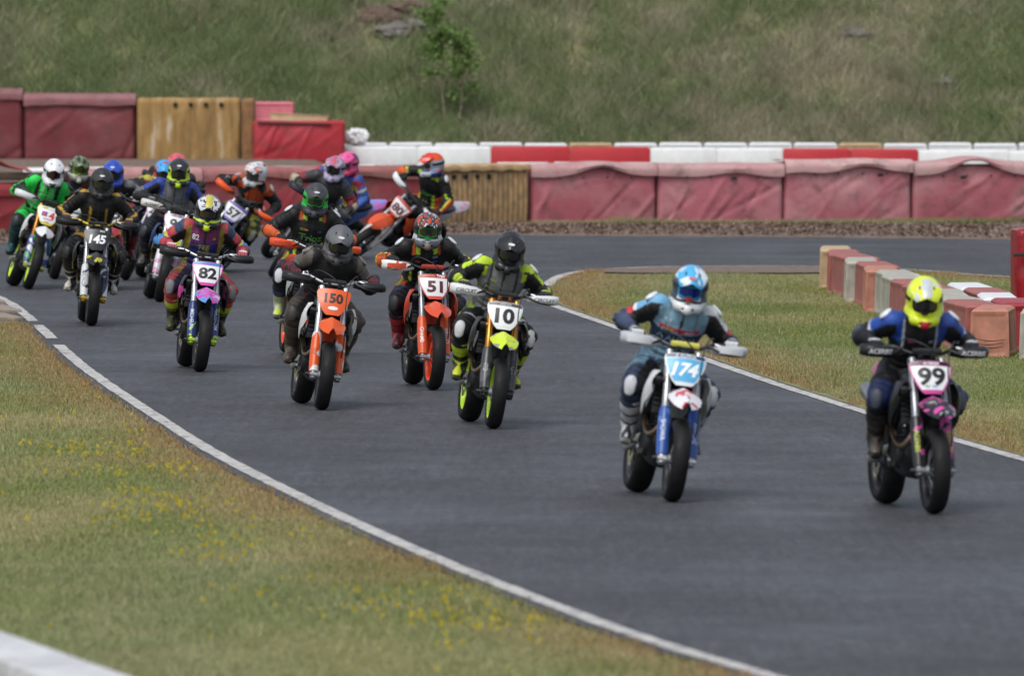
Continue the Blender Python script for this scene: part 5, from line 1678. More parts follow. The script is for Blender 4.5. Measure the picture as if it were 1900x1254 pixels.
    if h.get('chin2'): lst.append(((Z < -.088) & (X > .14) & (np.abs(Y) < .032), h['chin2']))
    if h.get('edge'): lst.append(((Z < -.060) & (Z > -.074) & (X > .03), h['edge']))
    if h.get('low'): lst.append(((Z < -.09) & (X < .12), h['low']))
    lst.append(((X < .125) & (np.abs(Y) < .102) & (Z < .045) & (np.sqrt((X / .124) ** 2 + (Y / .104) ** 2 + ((Z + .03) / .138) ** 2) < 1.0), '#0d0d0e'))
    hc = rules(HELM_V, h['base'], lst)
    hel = obj('helmet', np_mesh('helmet', HELM_V, HELM_F, True, hc), SHELLM if not h.get('matt') else attr_mat(.55, 0, var=.06), root, Mh)
    if h.get('peak') is not None:
        pm = h['peak'] if isinstance(h['peak'], bpy.types.Material) else mat(h['peak'], .55 if h.get('matt') else .28, var=.05)
        obj('peak', PEAK, pm, hel)
        if h.get('peak_mid'):
            G = []
            for i in range(8):
                t = .12 + .86 * i / 7
                x = .045 + .185 * t; zc = .168 - .012 * t - .072 * t * t
                G.append([(x, .038 * q * (1 - .25 * t), zc + .0045 + .010 * max(0, 1 - abs(q) * .8) - .001 * q * q) for q in np.linspace(-1, 1, 5)])
            obj('peak_stripe', MB().sheet(G, .003), mat(h['peak_mid'], .3), hel)
        for sgn in (1, -1):
            obj('peak_vent', MB().box((.135, sgn * .05, .136), (.03, .012, .006), Matrix.Rotation(R(28), 3, 'Y'), .002), BLACK, hel)
        if h.get('badge'):
            obj('peak_badge', MB().loft([ring((.196 + .004 * q, 0, .126 - .002 * q), ((0, 1, 0), (-.6, 0, .8)), .028, .010, 14) for q in (0, 1)]), mat(h['badge'], .4), hel)
    if h.get('shield'):
        obj('face_shield', SHIELD, mat(h['shield'], .08, var=.02, spec=.8), hel)
    else:
        obj('goggle_frame', GOG, mat(h.get('frame', '#151517'), .45, var=.03), hel)
        lm = mat(h.get('lens', '#0c0d10'), .06, h.get('lens_metal', .0), var=.02, spec=.9, coat=.5)
        obj('goggle_lens', LENS, lm, hel)
        obj('nose_guard', NOSE, mat(h.get('nose', h.get('frame', '#151517')), .5, var=.03), hel)
        obj('goggle_strap', STRAP, mat(h.get('strap', '#1a1a1c'), .7), hel)
    return root, dict(head=head, chin=head + Rh @ np.array((.19, 0, -.14)), htop=head + Rh @ np.array((0, 0, .16)), handL=wrist[1], handR=wrist[-1], kneeL=knee[1], kneeR=knee[-1], toeR=toe[-1], toeL=toe[1], elbR=elbow[-1], elbL=elbow[1], shR=sh[-1], shL=sh[1])
# ================================================================== the field
def band(x, a, b_): return (x > a) & (x < b_)
def N_(s, **k): return ((s,), k)
def num(txt, size, h, col, **k): return ((txt, size, h, col), k)
def acc(c, col, shoulder=.4):
    return (c.uarm & (c.t < shoulder) & (c.upd > -.2)) | (c.torso & (c.v > .36) & (np.abs(c.u) > .125))

RACE = []
def entry(**k): RACE.append(k)

# 99
entry(pos=(2.92, 70.9), a=11, lean=2.5, steer=-2, bl='black and pink bike with white number 99 plate and black handguards',
 rl='rider in black suit with blue shoulders and fluorescent yellow helmet on bike 99',
 bike=dict(plastic='#17181b', plate='#c0408f', face='#dfe1e4', fender=livery('#1a1b1f', '#c4489a', '#8e8f96', 7, 2.2), guard=livery('#1c1d20', '#b0408c', '#1c1d20', 6, 1.0), fork='#8f9398', hguard='#141517', hg_text=('ACERBIS', '#c9cbce'),
           fork_text=('ACERBIS', '#b9c23a'), text=[num('99', .128, .125, '#17181a', bold=.035, xs=1.12), num('ELF', .016, .052, '#2f7d4a', a0=-.03), num('RST', .016, .052, '#4a8fc0', a0=.02), num('ACERBIS', .022, .225, '#d5d7da')], header='#17181b', tail='#8a3a50', panel='#23242a', rim='#1b1b1d'),
 rider=dict(suit='#131419', fold=42, hipz=0.97, hip=(-.25, 0), hpitch=20, hyaw=-8, elbow=.15, shoulder='#c9ced6', kneepad='#3a3f4c', chest=[('Heywood', .062, 0, .30, '#8f97a5', .25), ('RST', .028, -.06, .40, '#a33b62', 0), ('ELF', .024, .08, .40, '#b9bcc4', 0)],
   paint=lambda c: [(acc(c, 0, .5), '#24489c'), (c.uarm & band(c.t, .50, .56), '#b9bec8'), (c.torso & band(np.abs(c.u), .112, .126) & (c.v > .25) & c.front, '#b4b9c2'), (c.farm & (c.t < .35), '#3a4152'), (c.uarm & (c.t > .85), '#4a5264'), (c.thigh & (c.t > .72), '#22305c'), (c.shin & (c.t < .1), '#2a3450')],
   glove='#17181c', knuckle='#a9adb6', boot='#2a2523', boot_foot='#5b4d42', buckle='#4b4540', sole='#17120f',
   helmet=dict(base='#cfe02f', peak=livery('#d6e634', '#c9cdd0', '#d6e634', 11, 4.0, .3), peak_mid='#b9c0c4', chin='#cfdf30', chin2='#b5243a', edge='#c9d72c', low='#1f6a5c', frame='#101113', lens='#0a0a0c', nose='#101113')))
# 174
entry(pos=(1.12, 72.6), a=9, lean=9.5, steer=-4, bl='white bike with sky blue number 174 plate and white handguards',
 rl='rider in light blue and navy suit with black sleeves on bike 174',
 bike=dict(plastic='#c4c8cc', plate='#d6dadd', face='#52a8d6', header='#20365c', fender=livery('#d5d8dc', '#c23443', '#d5d8dc', 9, 3.1), guard=livery('#2b55a0', '#2b55a0', '#5a86c4', 6, 1.5), foot='#c9ccd0', fork='#a9adb0', hguard='#aeb2b7', hg_patch='#c6c9cc', liner='#7b7d80', rim='#2d2f33', pad='#c6c25a', bar='#43464a', fork_text=('SHOWA', '#cfd6e2'),
           text=[num('174', .098, .120, '#e9edf0', sh=.25, bold=.045), num('A ALPINA', .026, .226, '#c3ccd8')], panel='#c4c8cc', tail='#c9ccd0'),
 rider=dict(suit='#7ba0b6', fold=35, hipz=0.98, hip=(-.25, -.03), roll=4, hpitch=16, hyaw=-8, elbow=.0, shoulder='#d2d6da', kneepad='#b9bdc2', chest=[('A ALPINA', .066, 0, .30, '#7f9bb8', 0), ('FLY', .035, -.10, .43, '#c2d0dc', 0), ('OXFORD', .02, -.08, .37, '#b7bb52', 0), ('MOTUL', .022, .08, .37, '#c4cbd4', 0)],
   paint=lambda c: [(c.torso & band(c.v, .22, .345) & c.front, '#26364f'), (c.torso & band(c.v, .355, .385) & c.front & (np.abs(c.u) < .15), '#b3303d'), (c.uarm, '#101114'), (c.uarm & (c.t < .55) & (c.upd > .15), '#cfd5da'), (c.uarm & (c.t < .45) & (c.upd > .15) & ~c.left, '#6fa6cc'), (c.uarm & band(c.t, .55, .75) & (c.upd > .1), '#b83240'), (c.uarm & (c.t > .75) & (c.upd > 0), '#2f3d5c'), (c.farm, '#39455f'), (c.farm & (c.out < 0), '#15161a'),
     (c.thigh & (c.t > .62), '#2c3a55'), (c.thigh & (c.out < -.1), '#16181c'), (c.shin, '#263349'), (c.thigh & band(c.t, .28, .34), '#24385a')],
   glove='#c2c6ca', knuckle='#24262a', cuff='#30384a', boot='#a9acae', boot_top='#b3b6b8', buckle='#2a2c30', boot_foot='#b9bcbd', sole='#70706e',
   helmet=dict(base='#c9d3da', peak=livery('#4aa6d6', '#d5dade', '#4aa6d6', 9, 7.7, .3), top='#4aa6d6', side='#3a4250', chin='#d3d6d8', badge='#c4606c', frame='#3a9ad0', lens='#123a9a', lens_metal=.6, nose='#c03a2c', strap='#1c2434', edge='#30343c')))
# 10
entry(pos=(-0.17, 85.0), a=8, lean=9, steer=-3, bl='grey and neon yellow bike with white number 10 plate and white handguards',
 rl='rider in grey vest suit with neon yellow shoulders and glossy black helmet on bike 10',
 bike=dict(plastic=livery('#2a2b2d', '#8f9294', '#2a2b2d', 6, 1.2), plate='#d4d7da', face='#dcdfe2', fender=livery('#c4dc2a', '#c4dc2a', '#8a8d90', 6, .4), header='#4a4c4f', guard=livery('#3a3b3f', '#3a3b3f', '#56585c', 7, 3), fork='#b07a2c', foot='#2e2f33', hguard='#cdd0d2', hg_text=('CIRCUIT', '#3a3c40'), liner='#33353a', rim='#b8e01e',
           text=[num('10', .128, .118, '#1a1b1e', bold=.05, xs=1.1), num('WESTHA', .018, .225, '#b9bcc0')], clamp='#7a4a24', panel='#26272a', tail='#26272a', fork_text=('ITD', '#b9bcc0')),
 rider=dict(suit='#77797a', fold=40, hipz=0.97, hip=(-.26, -.02), roll=3, hpitch=20, hyaw=-6, elbow=.1, shoulder='#c6cacc', kneepad='#c2c5c6', chest=[('BULLEYMOLLY', .058, 0, .295, '#a9a93a', .1), ('DEVI', .026, -.08, .42, '#b9c23a', 0), ('HONDA', .02, -.09, .35, '#a9b23a', 0)],
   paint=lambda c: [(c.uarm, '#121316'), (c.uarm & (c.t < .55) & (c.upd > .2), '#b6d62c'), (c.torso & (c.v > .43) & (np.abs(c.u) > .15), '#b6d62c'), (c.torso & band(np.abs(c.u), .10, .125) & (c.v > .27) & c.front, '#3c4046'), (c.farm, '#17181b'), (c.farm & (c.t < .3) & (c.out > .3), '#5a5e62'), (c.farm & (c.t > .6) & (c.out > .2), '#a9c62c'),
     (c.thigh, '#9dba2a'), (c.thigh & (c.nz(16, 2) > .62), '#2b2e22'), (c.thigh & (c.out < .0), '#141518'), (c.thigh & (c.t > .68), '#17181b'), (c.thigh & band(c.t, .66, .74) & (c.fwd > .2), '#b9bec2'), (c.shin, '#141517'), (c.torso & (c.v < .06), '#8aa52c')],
   glove='#24262a', knuckle='#8f9a3a', boot='#25261f', boot_top='#a9bf2a', boot_foot='#a8ae35', buckle='#b2c02f', sole='#3a3a20',
   helmet=dict(base='#1d1e21', peak='#222327', badge='#d2d5d8', chin='#1a1b1d', frame='#131416', lens='#16130c')))
# 51
entry(pos=(-0.72, 93.4), a=8, lean=2.5, steer=2, bl='red-orange bike with white number 51 plate and orange front rim',
 rl='rider in black suit with red boots and green goggles on bike 51',
 bike=dict(plastic='#b03a26', plate='#c2452c', face='#d5d7da', header='#8f2a24', fender='#c94a28', liner='#b23a22', guard='#cc4f24', fork='#8f939a', foot='#8d9094', hguard=livery('#d4d6d8', '#c8502a', '#d4d6d8', 9, 5), hg_patch='#c04a2a', rim='#ea4a1a', spoke='#d8441c', rim_rear='#2a2b2e',
           text=[num('51', .108, .118, '#4a1a1e', bold=.05, xs=1.18), num('Tripz', .026, .226, '#dfe1e3', a0=.055), num('WESTHA', .02, .226, '#c07a6a', a0=-.055)], bar='#1c1d20', pad='#9c2c24', panel='#b03a26', tail='#c4c6c8', fork_text=('CHAMB', '#d8dade')),
 rider=dict(suit='#121317', fold=45, hip=(-.26, -.02), hipz=0.97, roll=-3, hpitch=12, hyaw=-6, elbow=.12, shoulder='#c4c8cc', chest=[('Tripz', .080, .02, .285, '#3f8a3a', 0), ('DCRM', .026, -.075, .355, '#a9a53a', 0), ('MD', .03, .075, .40, '#4a5a86', 0), ('SMR', .028, .08, .44, '#7f8388', 0), ('FMF', .026, -.08, .40, '#8a2c34', 0), ('ARAI', .022, .08, .355, '#a9adb2', 0)],
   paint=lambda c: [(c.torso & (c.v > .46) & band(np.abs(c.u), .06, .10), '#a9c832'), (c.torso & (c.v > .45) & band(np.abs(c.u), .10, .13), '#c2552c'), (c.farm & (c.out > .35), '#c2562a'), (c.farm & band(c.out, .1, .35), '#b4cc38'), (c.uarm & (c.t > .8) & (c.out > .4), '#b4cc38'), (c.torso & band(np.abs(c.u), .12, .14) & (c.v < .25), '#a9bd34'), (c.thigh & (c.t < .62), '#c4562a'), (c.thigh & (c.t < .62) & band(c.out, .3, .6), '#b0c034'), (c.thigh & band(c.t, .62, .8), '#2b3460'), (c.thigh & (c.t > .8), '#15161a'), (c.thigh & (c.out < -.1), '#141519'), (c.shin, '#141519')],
   glove='#1a1b1e', boot='#8d1c24', boot_top='#9a2028', buckle='#3a1518', boot_foot='#a8232c', sole='#3a1416', kneepad='#1d2026',
   helmet=dict(base='#24262b', graf=[('#b9bcc2', 17, .66, 3)], peak=livery('#3a3d44', '#b84a34', '#b9bdc3', 16, 2.4, .3), chin='#4a4d54', chin2='#7a6a66', edge='#a9adb2', frame='#1fa04a', lens='#2a2020', nose='#22a04c')))
# 150
entry(pos=(-1.67, 88.9), a=8, lean=9.5, steer=-4, bl='orange bike with orange number 150 plate and white fork tubes',
 rl='rider in worn black and red suit with matt grey helmet on bike 150',
 bike=dict(plastic=livery('#d0d2d4', '#c9cbcd', '#26272a', 4, 1.0), plate='#d4571f', fender='#d2551e', liner='#b8401c', guard=livery('#d4561f', '#d4561f', '#cfd1d3', 5, 6), fork='#c4c7ca', foot='#9a9da0', hguard='#17181a', rim='#2c2d30', fork_text=('WP', '#9c2c34'),
           text=[num('150', .088, .155, '#1c1a1c', bold=.05), num('DEB', .022, .060, '#3a4486', bold=.02, name='sticker_lettering')], bits=[(-.045, .045, .043, .078, '#dfe1e4', 'oval_sticker')], panel='#d0d2d4', tail='#d4571f', bar='#9a9da2'),
 rider=dict(suit='#1d1c1e', fold=45, hipz=0.97, hip=(-.28, -.02), roll=3, hpitch=20, hyaw=-4, elbow=.05, kneepad='#332e2a', shoulder='#6a625c', chest=[('WULFSPORT', .045, 0, .28, '#3a3833', 0)],
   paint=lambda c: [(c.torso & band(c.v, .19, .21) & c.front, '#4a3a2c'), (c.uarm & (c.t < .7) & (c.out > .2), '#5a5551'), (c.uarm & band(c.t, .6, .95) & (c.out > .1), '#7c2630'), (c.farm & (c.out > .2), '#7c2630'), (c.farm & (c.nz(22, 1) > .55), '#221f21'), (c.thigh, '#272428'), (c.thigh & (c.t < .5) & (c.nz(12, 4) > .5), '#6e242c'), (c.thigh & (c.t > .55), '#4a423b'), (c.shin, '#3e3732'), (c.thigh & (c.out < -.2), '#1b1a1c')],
   glove='#5a1d26', knuckle='#1c1b1d', boot='#4b4036', boot_foot='#6b5d4d', buckle='#3a322b', sole='#3f362d',
   helmet=dict(base='#56585d', peak='#5b5d62', matt=True, chin='#2c2d31', low='#6a5230', badge='#c9ccd0', frame='#151518', lens='#17120f')))
# rider behind 150
entry(pos=(-2.03, 101.6), a=9, lean=7.5, steer=-3, vox=.0135, bl='white and red bike with orange handguards half hidden behind the orange 150 bike',
 rl='rider in black suit with green goggles and white boots behind the grey-helmet rider',
 bike=dict(plastic='#b8baba', plate='#c9ccce', face='#d3d5d7', header='#6e2426', fender='#c9cbcd', guard='#cfd1d3', fork='#b9bcc0', hguard='#d4481c', hg_patch='#b23a18', rim='#ea4c1a', spoke='#d8441c', text=[num('38', .10, .10, '#4a1a1e', bold=.05, xs=1.3), num('Tripz', .026, .226, '#dfe1e3', a0=.05)], panel='#c9cbcd', tail='#c9cbcd', bar='#8a8d92'),
 rider=dict(suit='#121317', fold=25, hipz=0.99, hip=(-.26, -.02), roll=-1, hpitch=16, hyaw=-6, elbow=.1, shoulder='#c4c8cc', chest=[('Tripz', .11, .0, .275, '#3f8a3a', 0), ('DCRM', .028, -.075, .37, '#a9a53a', 0), ('MD', .03, .085, .36, '#4a5a86', 0), ('FMF', .026, -.08, .38, '#8a2c34', 0)],
   paint=lambda c: [(c.torso & (c.v > .46) & band(np.abs(c.u), .06, .10), '#a9c832'), (c.torso & (c.v > .45) & band(np.abs(c.u), .10, .13), '#c2552c'), (c.farm & (c.out > .25), '#c2562a'), (c.torso & band(np.abs(c.u), .115, .14) & (c.v < .22), '#a9bd34'), (c.thigh & (c.t < .62), '#c4562a'), (c.thigh & (c.t < .62) & band(c.out, .3, .6), '#b0c034'), (c.thigh & band(c.t, .62, .8), '#2b3460'), (c.thigh & (c.t > .8), '#15161a'), (c.shin, '#141519')],
   glove='#1a1b1e', boot='#a9acac', boot_top='#30345c', buckle='#b6cc34', boot_foot='#b4b7b8', sole='#55565a', kneepad='#c4c8cc',
   helmet=dict(base='#2f3136', peak='#3a3c41', matt=True, badge='#b9bcc0', chin='#2c2e33', frame='#22b03e', lens='#1a2a14', side='#22b03e', nose='#1f2124')))
# 82
entry(pos=(-3.0, 98.0), a=7, lean=6.5, steer=0, bl='pink and blue bike with white number 82 plate and large black handguards',
 rl='rider in magenta, coral and blue suit with neon boots on bike 82',
 bike=dict(plastic=livery('#17181b', '#17181b', '#b8388a', 5, 2), plate='#c83f9a', face='#dcdee2', header='#4a7fc0', fender=livery('#c04aa6', '#5a8cc8', '#b9bcd6', 7, 4.4), guard=livery('#22376e', '#22376e', '#9cc23a', 5, 7.2), fork='#c2c5c8', foot='#a8c83a', hguard='#17181b', bar='#b9bcc0', pad='#141416', rim='#26272a', fork_text=('MICHELIN', '#c6cede'),
           text=[num('82', .108, .122, '#17181a', bold=.05, xs=1.18)], panel='#17181b', tail='#b8388a'),
 rider=dict(suit='#7c2a5e', fold=31, hipz=0.97, hip=(-.26, -.02), roll=0, hpitch=16, hyaw=-5, elbow=.02, kneepad='#6e7074', chest=[('82', .07, -.09, .425, '#d2d4d8', 0), ('TEE', .075, .0, .335, '#a89a2e', .15), ('PEE', .075, .0, .262, '#a89a2e', .15), ('42', .03, .09, .425, '#b4a83a', .2)],
   paint=lambda c: [(c.torso & (c.v < .37), '#2a2c6e'), (c.torso & band(c.v, .385, .40), '#31307a'), (c.torso & (np.abs(c.u) > .135) & c.front, '#8a7f30'), (c.uarm & (c.t < .6), '#b04a44'), (c.uarm & (c.t < .3) & (c.out > .3), '#34405e'), (c.uarm & band(c.t, .6, .72), '#a8a23a'), (c.uarm & band(c.t, .45, .6) & (c.out > 0), '#9a2c44'), (c.uarm & (c.t > .72), '#3f7ab0'), (c.uarm & (c.upd < -.25), '#131318'), (c.farm, '#3f7ab0'), (c.farm & (c.t > .45), '#a8404c'), (c.farm & (c.upd < -.3), '#131318'),
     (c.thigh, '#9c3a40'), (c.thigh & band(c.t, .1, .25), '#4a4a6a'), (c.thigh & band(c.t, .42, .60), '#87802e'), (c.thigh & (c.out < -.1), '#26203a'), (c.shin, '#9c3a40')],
   glove='#a8545c', knuckle='#d0c4c4', boot='#26271c', boot_top='#aebb2a', boot_foot='#a9b42c', buckle='#3c3e22', sole='#2a2a18',
   helmet=dict(base='#3a3466', graf=[('#b9bcc4', 15, .6, 2)], peak=livery('#c9ccd2', '#3f4248', '#c9ccd2', 20, 1.5, .3), peak_mid='#b8b04a', edge='#bcd62e', chin='#1c1d24', chin2='#b8d42e', low='#2a2860', frame='#141416', lens='#2a211e', side='#2a2c30')))
# 145
entry(pos=(-4.60, 111.8), a=5, lean=5, steer=0, vox=.0135, bl='black bike with white 145 on a black plate and yellow fork trim',
 rl='rider in black suit with yellow stripes and matt black helmet on bike 145',
 bike=dict(plastic=livery('#141518', '#141518', '#b0a82c', 4, 3.3), plate='#17181b', header='#2a2b30', fender=livery('#1b1c20', '#1b1c20', '#b4ac2e', 6, 2), guard=livery('#c9ccd0', '#3a3f58', '#c9ccd0', 6, 1), foot='#a88a24', fork='#a9adb2', hguard='#121315', rim='#232427', bar='#a89a3a', fork_text=('DUNLOP', '#3a3f6a'),
           text=[num('145', .098, .125, '#e3e5e8', sh=.15, bold=.05), num('BIKE', .02, .225, '#c4c7ca', a0=.05)], panel='#17181b', tail='#17181b'),
 rider=dict(suit='#121215', fold=27, hipz=0.98, hip=(-.25, 0), roll=2, hpitch=14, hyaw=-3, elbow=-.05, shoulder='#26262a',
   paint=lambda c: [(c.torso & band(np.abs(c.u), .075, .105) & band(c.v, .10, .40) & c.front, '#9c7c22'), (c.uarm & (c.upd > .62), '#a8852a'), (c.farm & band(c.out, .3, .75), '#a8852a'), (c.thigh & band(c.t, .3, .45), '#8f6f22'), (c.thigh & (c.t < .25) & (c.out > 0), '#8f6f22')],
   glove='#4a3034', knuckle='#a88a3a', boot='#1a1a1c', boot_foot='#a5a39c', buckle='#b4b2ac', sole='#8f8a80', kneepad='#1d1e20',
   helmet=dict(base='#26272a', peak='#2b2c30', matt=True, badge='#c4c7c4', frame='#2a2b22', lens='#1f1f1c', chin='#1c1d1f')))
# 14
entry(pos=(-5.98, 126.0), a=10, lean=19, steer=-3, vox=.0135, bl='white bike with flag and red 4 on its plate, gold fork and neon rims',
 rl='rider in bright green suit with white helmet on the gold-fork bike',
 bike=dict(plastic='#c9cccf', plate='#c4b83a', face='#d9dbdd', fender='#d4d6d8', liner='#6a6c70', guard=livery('#3a4e8a', '#5aa070', '#c9ccd0', 5, 3), foot='#b9c07a', fork='#a8742c', hguard='#cdd0d2', rim='#b8e01e', header='#cfd1d3',
           text=[num('4', .10, .130, '#c23a2c', bold=.05, a0=.045), num('AMP', .026, .225, '#a89a22', a0=-.06), num('AMP', .022, .035, '#a8a03a')], bits=[(-.085, -.015, .105, .165, '#2c3f80', 'flag_field'), (-.085, -.015, .128, .142, '#c43a40', 'flag_bar'), (-.057, -.043, .104, .166, '#c43a41', 'flag_post'), (-.05, .05, .065, .08, '#c47a9a', 'small_sticker')], panel='#c9cccf', tail='#c9cccf'),
 rider=dict(suit='#27cc50', fold=39, hipz=0.97, hip=(-.26, -.04), roll=-4, hpitch=18, hyaw=-4, hroll=-10, elbow=-.35, shoulder='#2a3a44', kneepad='#1f2426', chest=[('RST', .085, .03, .30, '#8f9a96', .1)],
   paint=lambda c: [(c.torso & band(np.abs(c.u), .10, .15) & (c.v > .33), '#15171a'), (c.uarm & (c.t > .25) & (np.abs(c.upd) < .45) & (c.fwd > .1), '#14161a'), (c.farm & (c.t > .2), '#17351f'), (c.torso & (c.v < .14), '#15181a'), (c.thigh & band(c.t, .52, .57), '#14161a'), (c.thigh & (c.t > .85), '#17201c'), (c.shin, '#173c44'), (c.torso & band(np.abs(c.u) + c.v * .2, .14, .155), '#a9b4ae')],
   glove='#2c3a34', boot='#173338', boot_foot='#1b1f24', buckle='#1f4a50', sole='#121416',
   helmet=dict(base='#d3d6da', peak='#d9dbde', chin='#cfd2d6', chin2='#26272a', frame='#2a1414', lens='#3a1612', lens_metal=.3, low='#c4c7cb')))
# camouflage helmet
entry(pos=(-5.85, 130.5), a=3, lean=16, steer=0, vox=.015, bl='dark red and black bike mostly hidden behind the green-suit rider',
 rl='rider in green camouflage helmet behind the green-suit rider',
 bike=dict(plastic='#4a2028', plate='#c4c6c9', fender='#3a2024', guard='#232428', fork='#8a8d92', hguard='#17181b', text=[num('7', .12, .12, '#1a1a1c')], rim='#232427'),
 rider=dict(suit='#1f2024', fold=45, hip=(-.26, -.02), hipz=0.96, roll=-6, hpitch=12, hroll=-8, hyaw=6, paint=lambda c: [(c.torso & (c.nz(9, 2) > .6), '#5a2a34'), (c.thigh & (c.nz(8, 3) > .55), '#5e2c34'), (c.uarm & (c.t < .4), '#3a3d42')], boot='#2a2226', kneepad='#22252a',
   helmet=dict(base='#3a4438', graf=[('#7a8a62', 16, .55, 2), ('#1f241f', 19, .66, 4), ('#a2a89a', 23, .78, 5)], peak=livery('#5a6a48', '#22271f', '#8a9478', 18, 3.3, .4), frame='#7aa02a', lens='#2f3414', chin='#6a7060', chin2='#b4b6ae', edge='#b0b3a8')))
# blue helmet
entry(pos=(-4.93, 125.4), a=1, lean=1.5, steer=0, vox=.0135, bl='red and black bike with a B on its plate behind bike 145',
 rl='rider in dark grey suit with blue helmet behind the yellow-striped rider',
 bike=dict(plastic='#3a1c20', plate='#b9bcc0', face='#c9ccd0', fender='#a32c34', guard='#8a2a30', fork='#a07a3a', hguard='#17181b', hg_text=('ACERBIS', '#c9cbce'), text=[num('B', .14, .12, '#1a1a1c', a0=.05), num('8', .14, .12, '#1a1a1c', a0=-.05)], rim='#232427'),
 rider=dict(suit='#1b1c20', fold=48, hip=(-.26, 0), hipz=0.97, roll=0, hpitch=14, hyaw=-2, elbow=-.02, chest=[('KTM', .04, .06, .42, '#8a8d86', 0), ('TB', .04, .05, .34, '#a8623a', 0)],
   paint=lambda c: [(c.uarm & (c.t < .5) & (c.upd > -.1), '#6a6c70'), (c.uarm & band(c.t, .5, .66), '#8a3038'), (c.farm, '#1f1f23'), (c.shin & (c.t > .3), '#7a2024'), (c.thigh & (c.out > .3), '#2c2d33')], boot='#6e1c20', boot_foot='#6a3a30', sole='#3a2620', kneepad='#18191c', glove='#1a1b1e',
   helmet=dict(base='#2a44a0', peak='#3350b4', peak_mid='#2f4aa8', badge='#a9b4d4', frame='#1a2240', lens='#0d0e12', chin='#27409a')))
# 255
entry(pos=(-4.93, 130.0), a=-6, lean=24, steer=4, vox=.0135, bl='navy bike with pink fender and number 255 plate leaning behind bike 145',
 rl='rider in red and yellow suit with sky blue helmet on bike 255',
 bike=dict(plastic='#1d2440', plate='#c05aa8', face='#c9ccd4', header='#2a5a9a', fender=livery('#c04a9c', '#c04a9c', '#7a8ac0', 6, 2), guard='#a4d61e', fork='#7a7d82', foot='#8a8d92', hguard='#17181b', hg_text=('ACERBIS', '#c9cbce'), text=[num('255', .092, .12, '#1a1a1e', bold=.045)], rim='#202124', panel='#1d2440', tail='#c04a9c'),
 rider=dict(suit='#8a2c36', fold=48, hip=(-.26, -.06), hipz=0.97, roll=-14, hpitch=16, hroll=-16, hyaw=8, elbow=.05, paint=lambda c: [(c.uarm & (c.t > .3), '#15151a'), (c.uarm & (c.t < .3) & (c.upd > .3), '#a09a3a'), (c.torso & band(c.v, .20, .26), '#6a5a5e'), (c.torso & (c.nz(12, 2) > .66) & c.front, '#a08a3a'), (c.farm, '#1a1a1f'), (c.leg, '#1a1c28')], boot='#2a2a26', boot_foot='#8a9a2a', buckle='#55564e', kneepad='#22242c', glove='#1a1b1e',
   helmet=dict(base='#2f8cc8', peak=livery('#3a9ad6', '#b8342c', '#3a9ad6', 9, 1.1, .3), edge='#c4d43a', chin='#b04a4c', frame='#17181b', lens='#0d0e12', side='#b04a4a')))
# white plate 9
entry(pos=(-4.18, 120.7), a=6, lean=15, steer=-6, vox=.0135, bl='white bike with pink-edged 9 plate and white handguards behind bike 82',
 rl='rider in grey vest with blue shoulders and black neon-edged helmet behind bike 82',
 bike=dict(plastic='#1f2c5a', plate='#c488b4', face='#d3d6da', header='#b9bcc4', fender='#b4c43a', liner='#b4c43a', guard=livery('#c9ccd0', '#c08ab0', '#a08a50', 6, 2), fork='#c0c3c6', foot='#a9acb0', hguard='#c6c4c0', hg_text=('ACERBIS', '#2a2b2e'), text=[num('9', .13, .11, '#1c1c20', bold=.05, a0=-.03), num('WESTERN', .024, .226, '#2a2b2e')], rim='#1d1e21', panel='#1f2c5a', tail='#1f2c5a'),
 rider=dict(suit='#606368', fold=28, hip=(-.26, -.05), hipz=0.97, roll=-6, hpitch=14, hroll=-11, hyaw=-4, elbow=.02, chest=[('ALPINESTAR', .05, .0, .26, '#a3a5a8', 0)],
   paint=lambda c: [(c.torso & band(c.v, .20, .30) & c.front, '#75787c'), (c.uarm & (c.upd < .2), '#131418'), (c.uarm & (c.t < .6) & (c.upd > .1), '#2a4090'), (c.torso & (c.v > .36) & (np.abs(c.u) > .13), '#2a4090'), (c.farm, '#17181c'), (c.torso & (c.v < .17), '#4a3236'), (c.leg, '#191c2a')], boot='#1f1f22', boot_foot='#6a645c', buckle='#55534e', kneepad='#22242a', glove='#3a3d44', knuckle='#8a8d92',
   helmet=dict(base='#202226', peak='#2b2d31', badge='#c4c7ca', side='#b9d82e', edge='#b4d62e', chin='#1c1d20', chin2='#b4d62e', frame='#121316', lens='#0b0b0d', low='#a8c82c')))
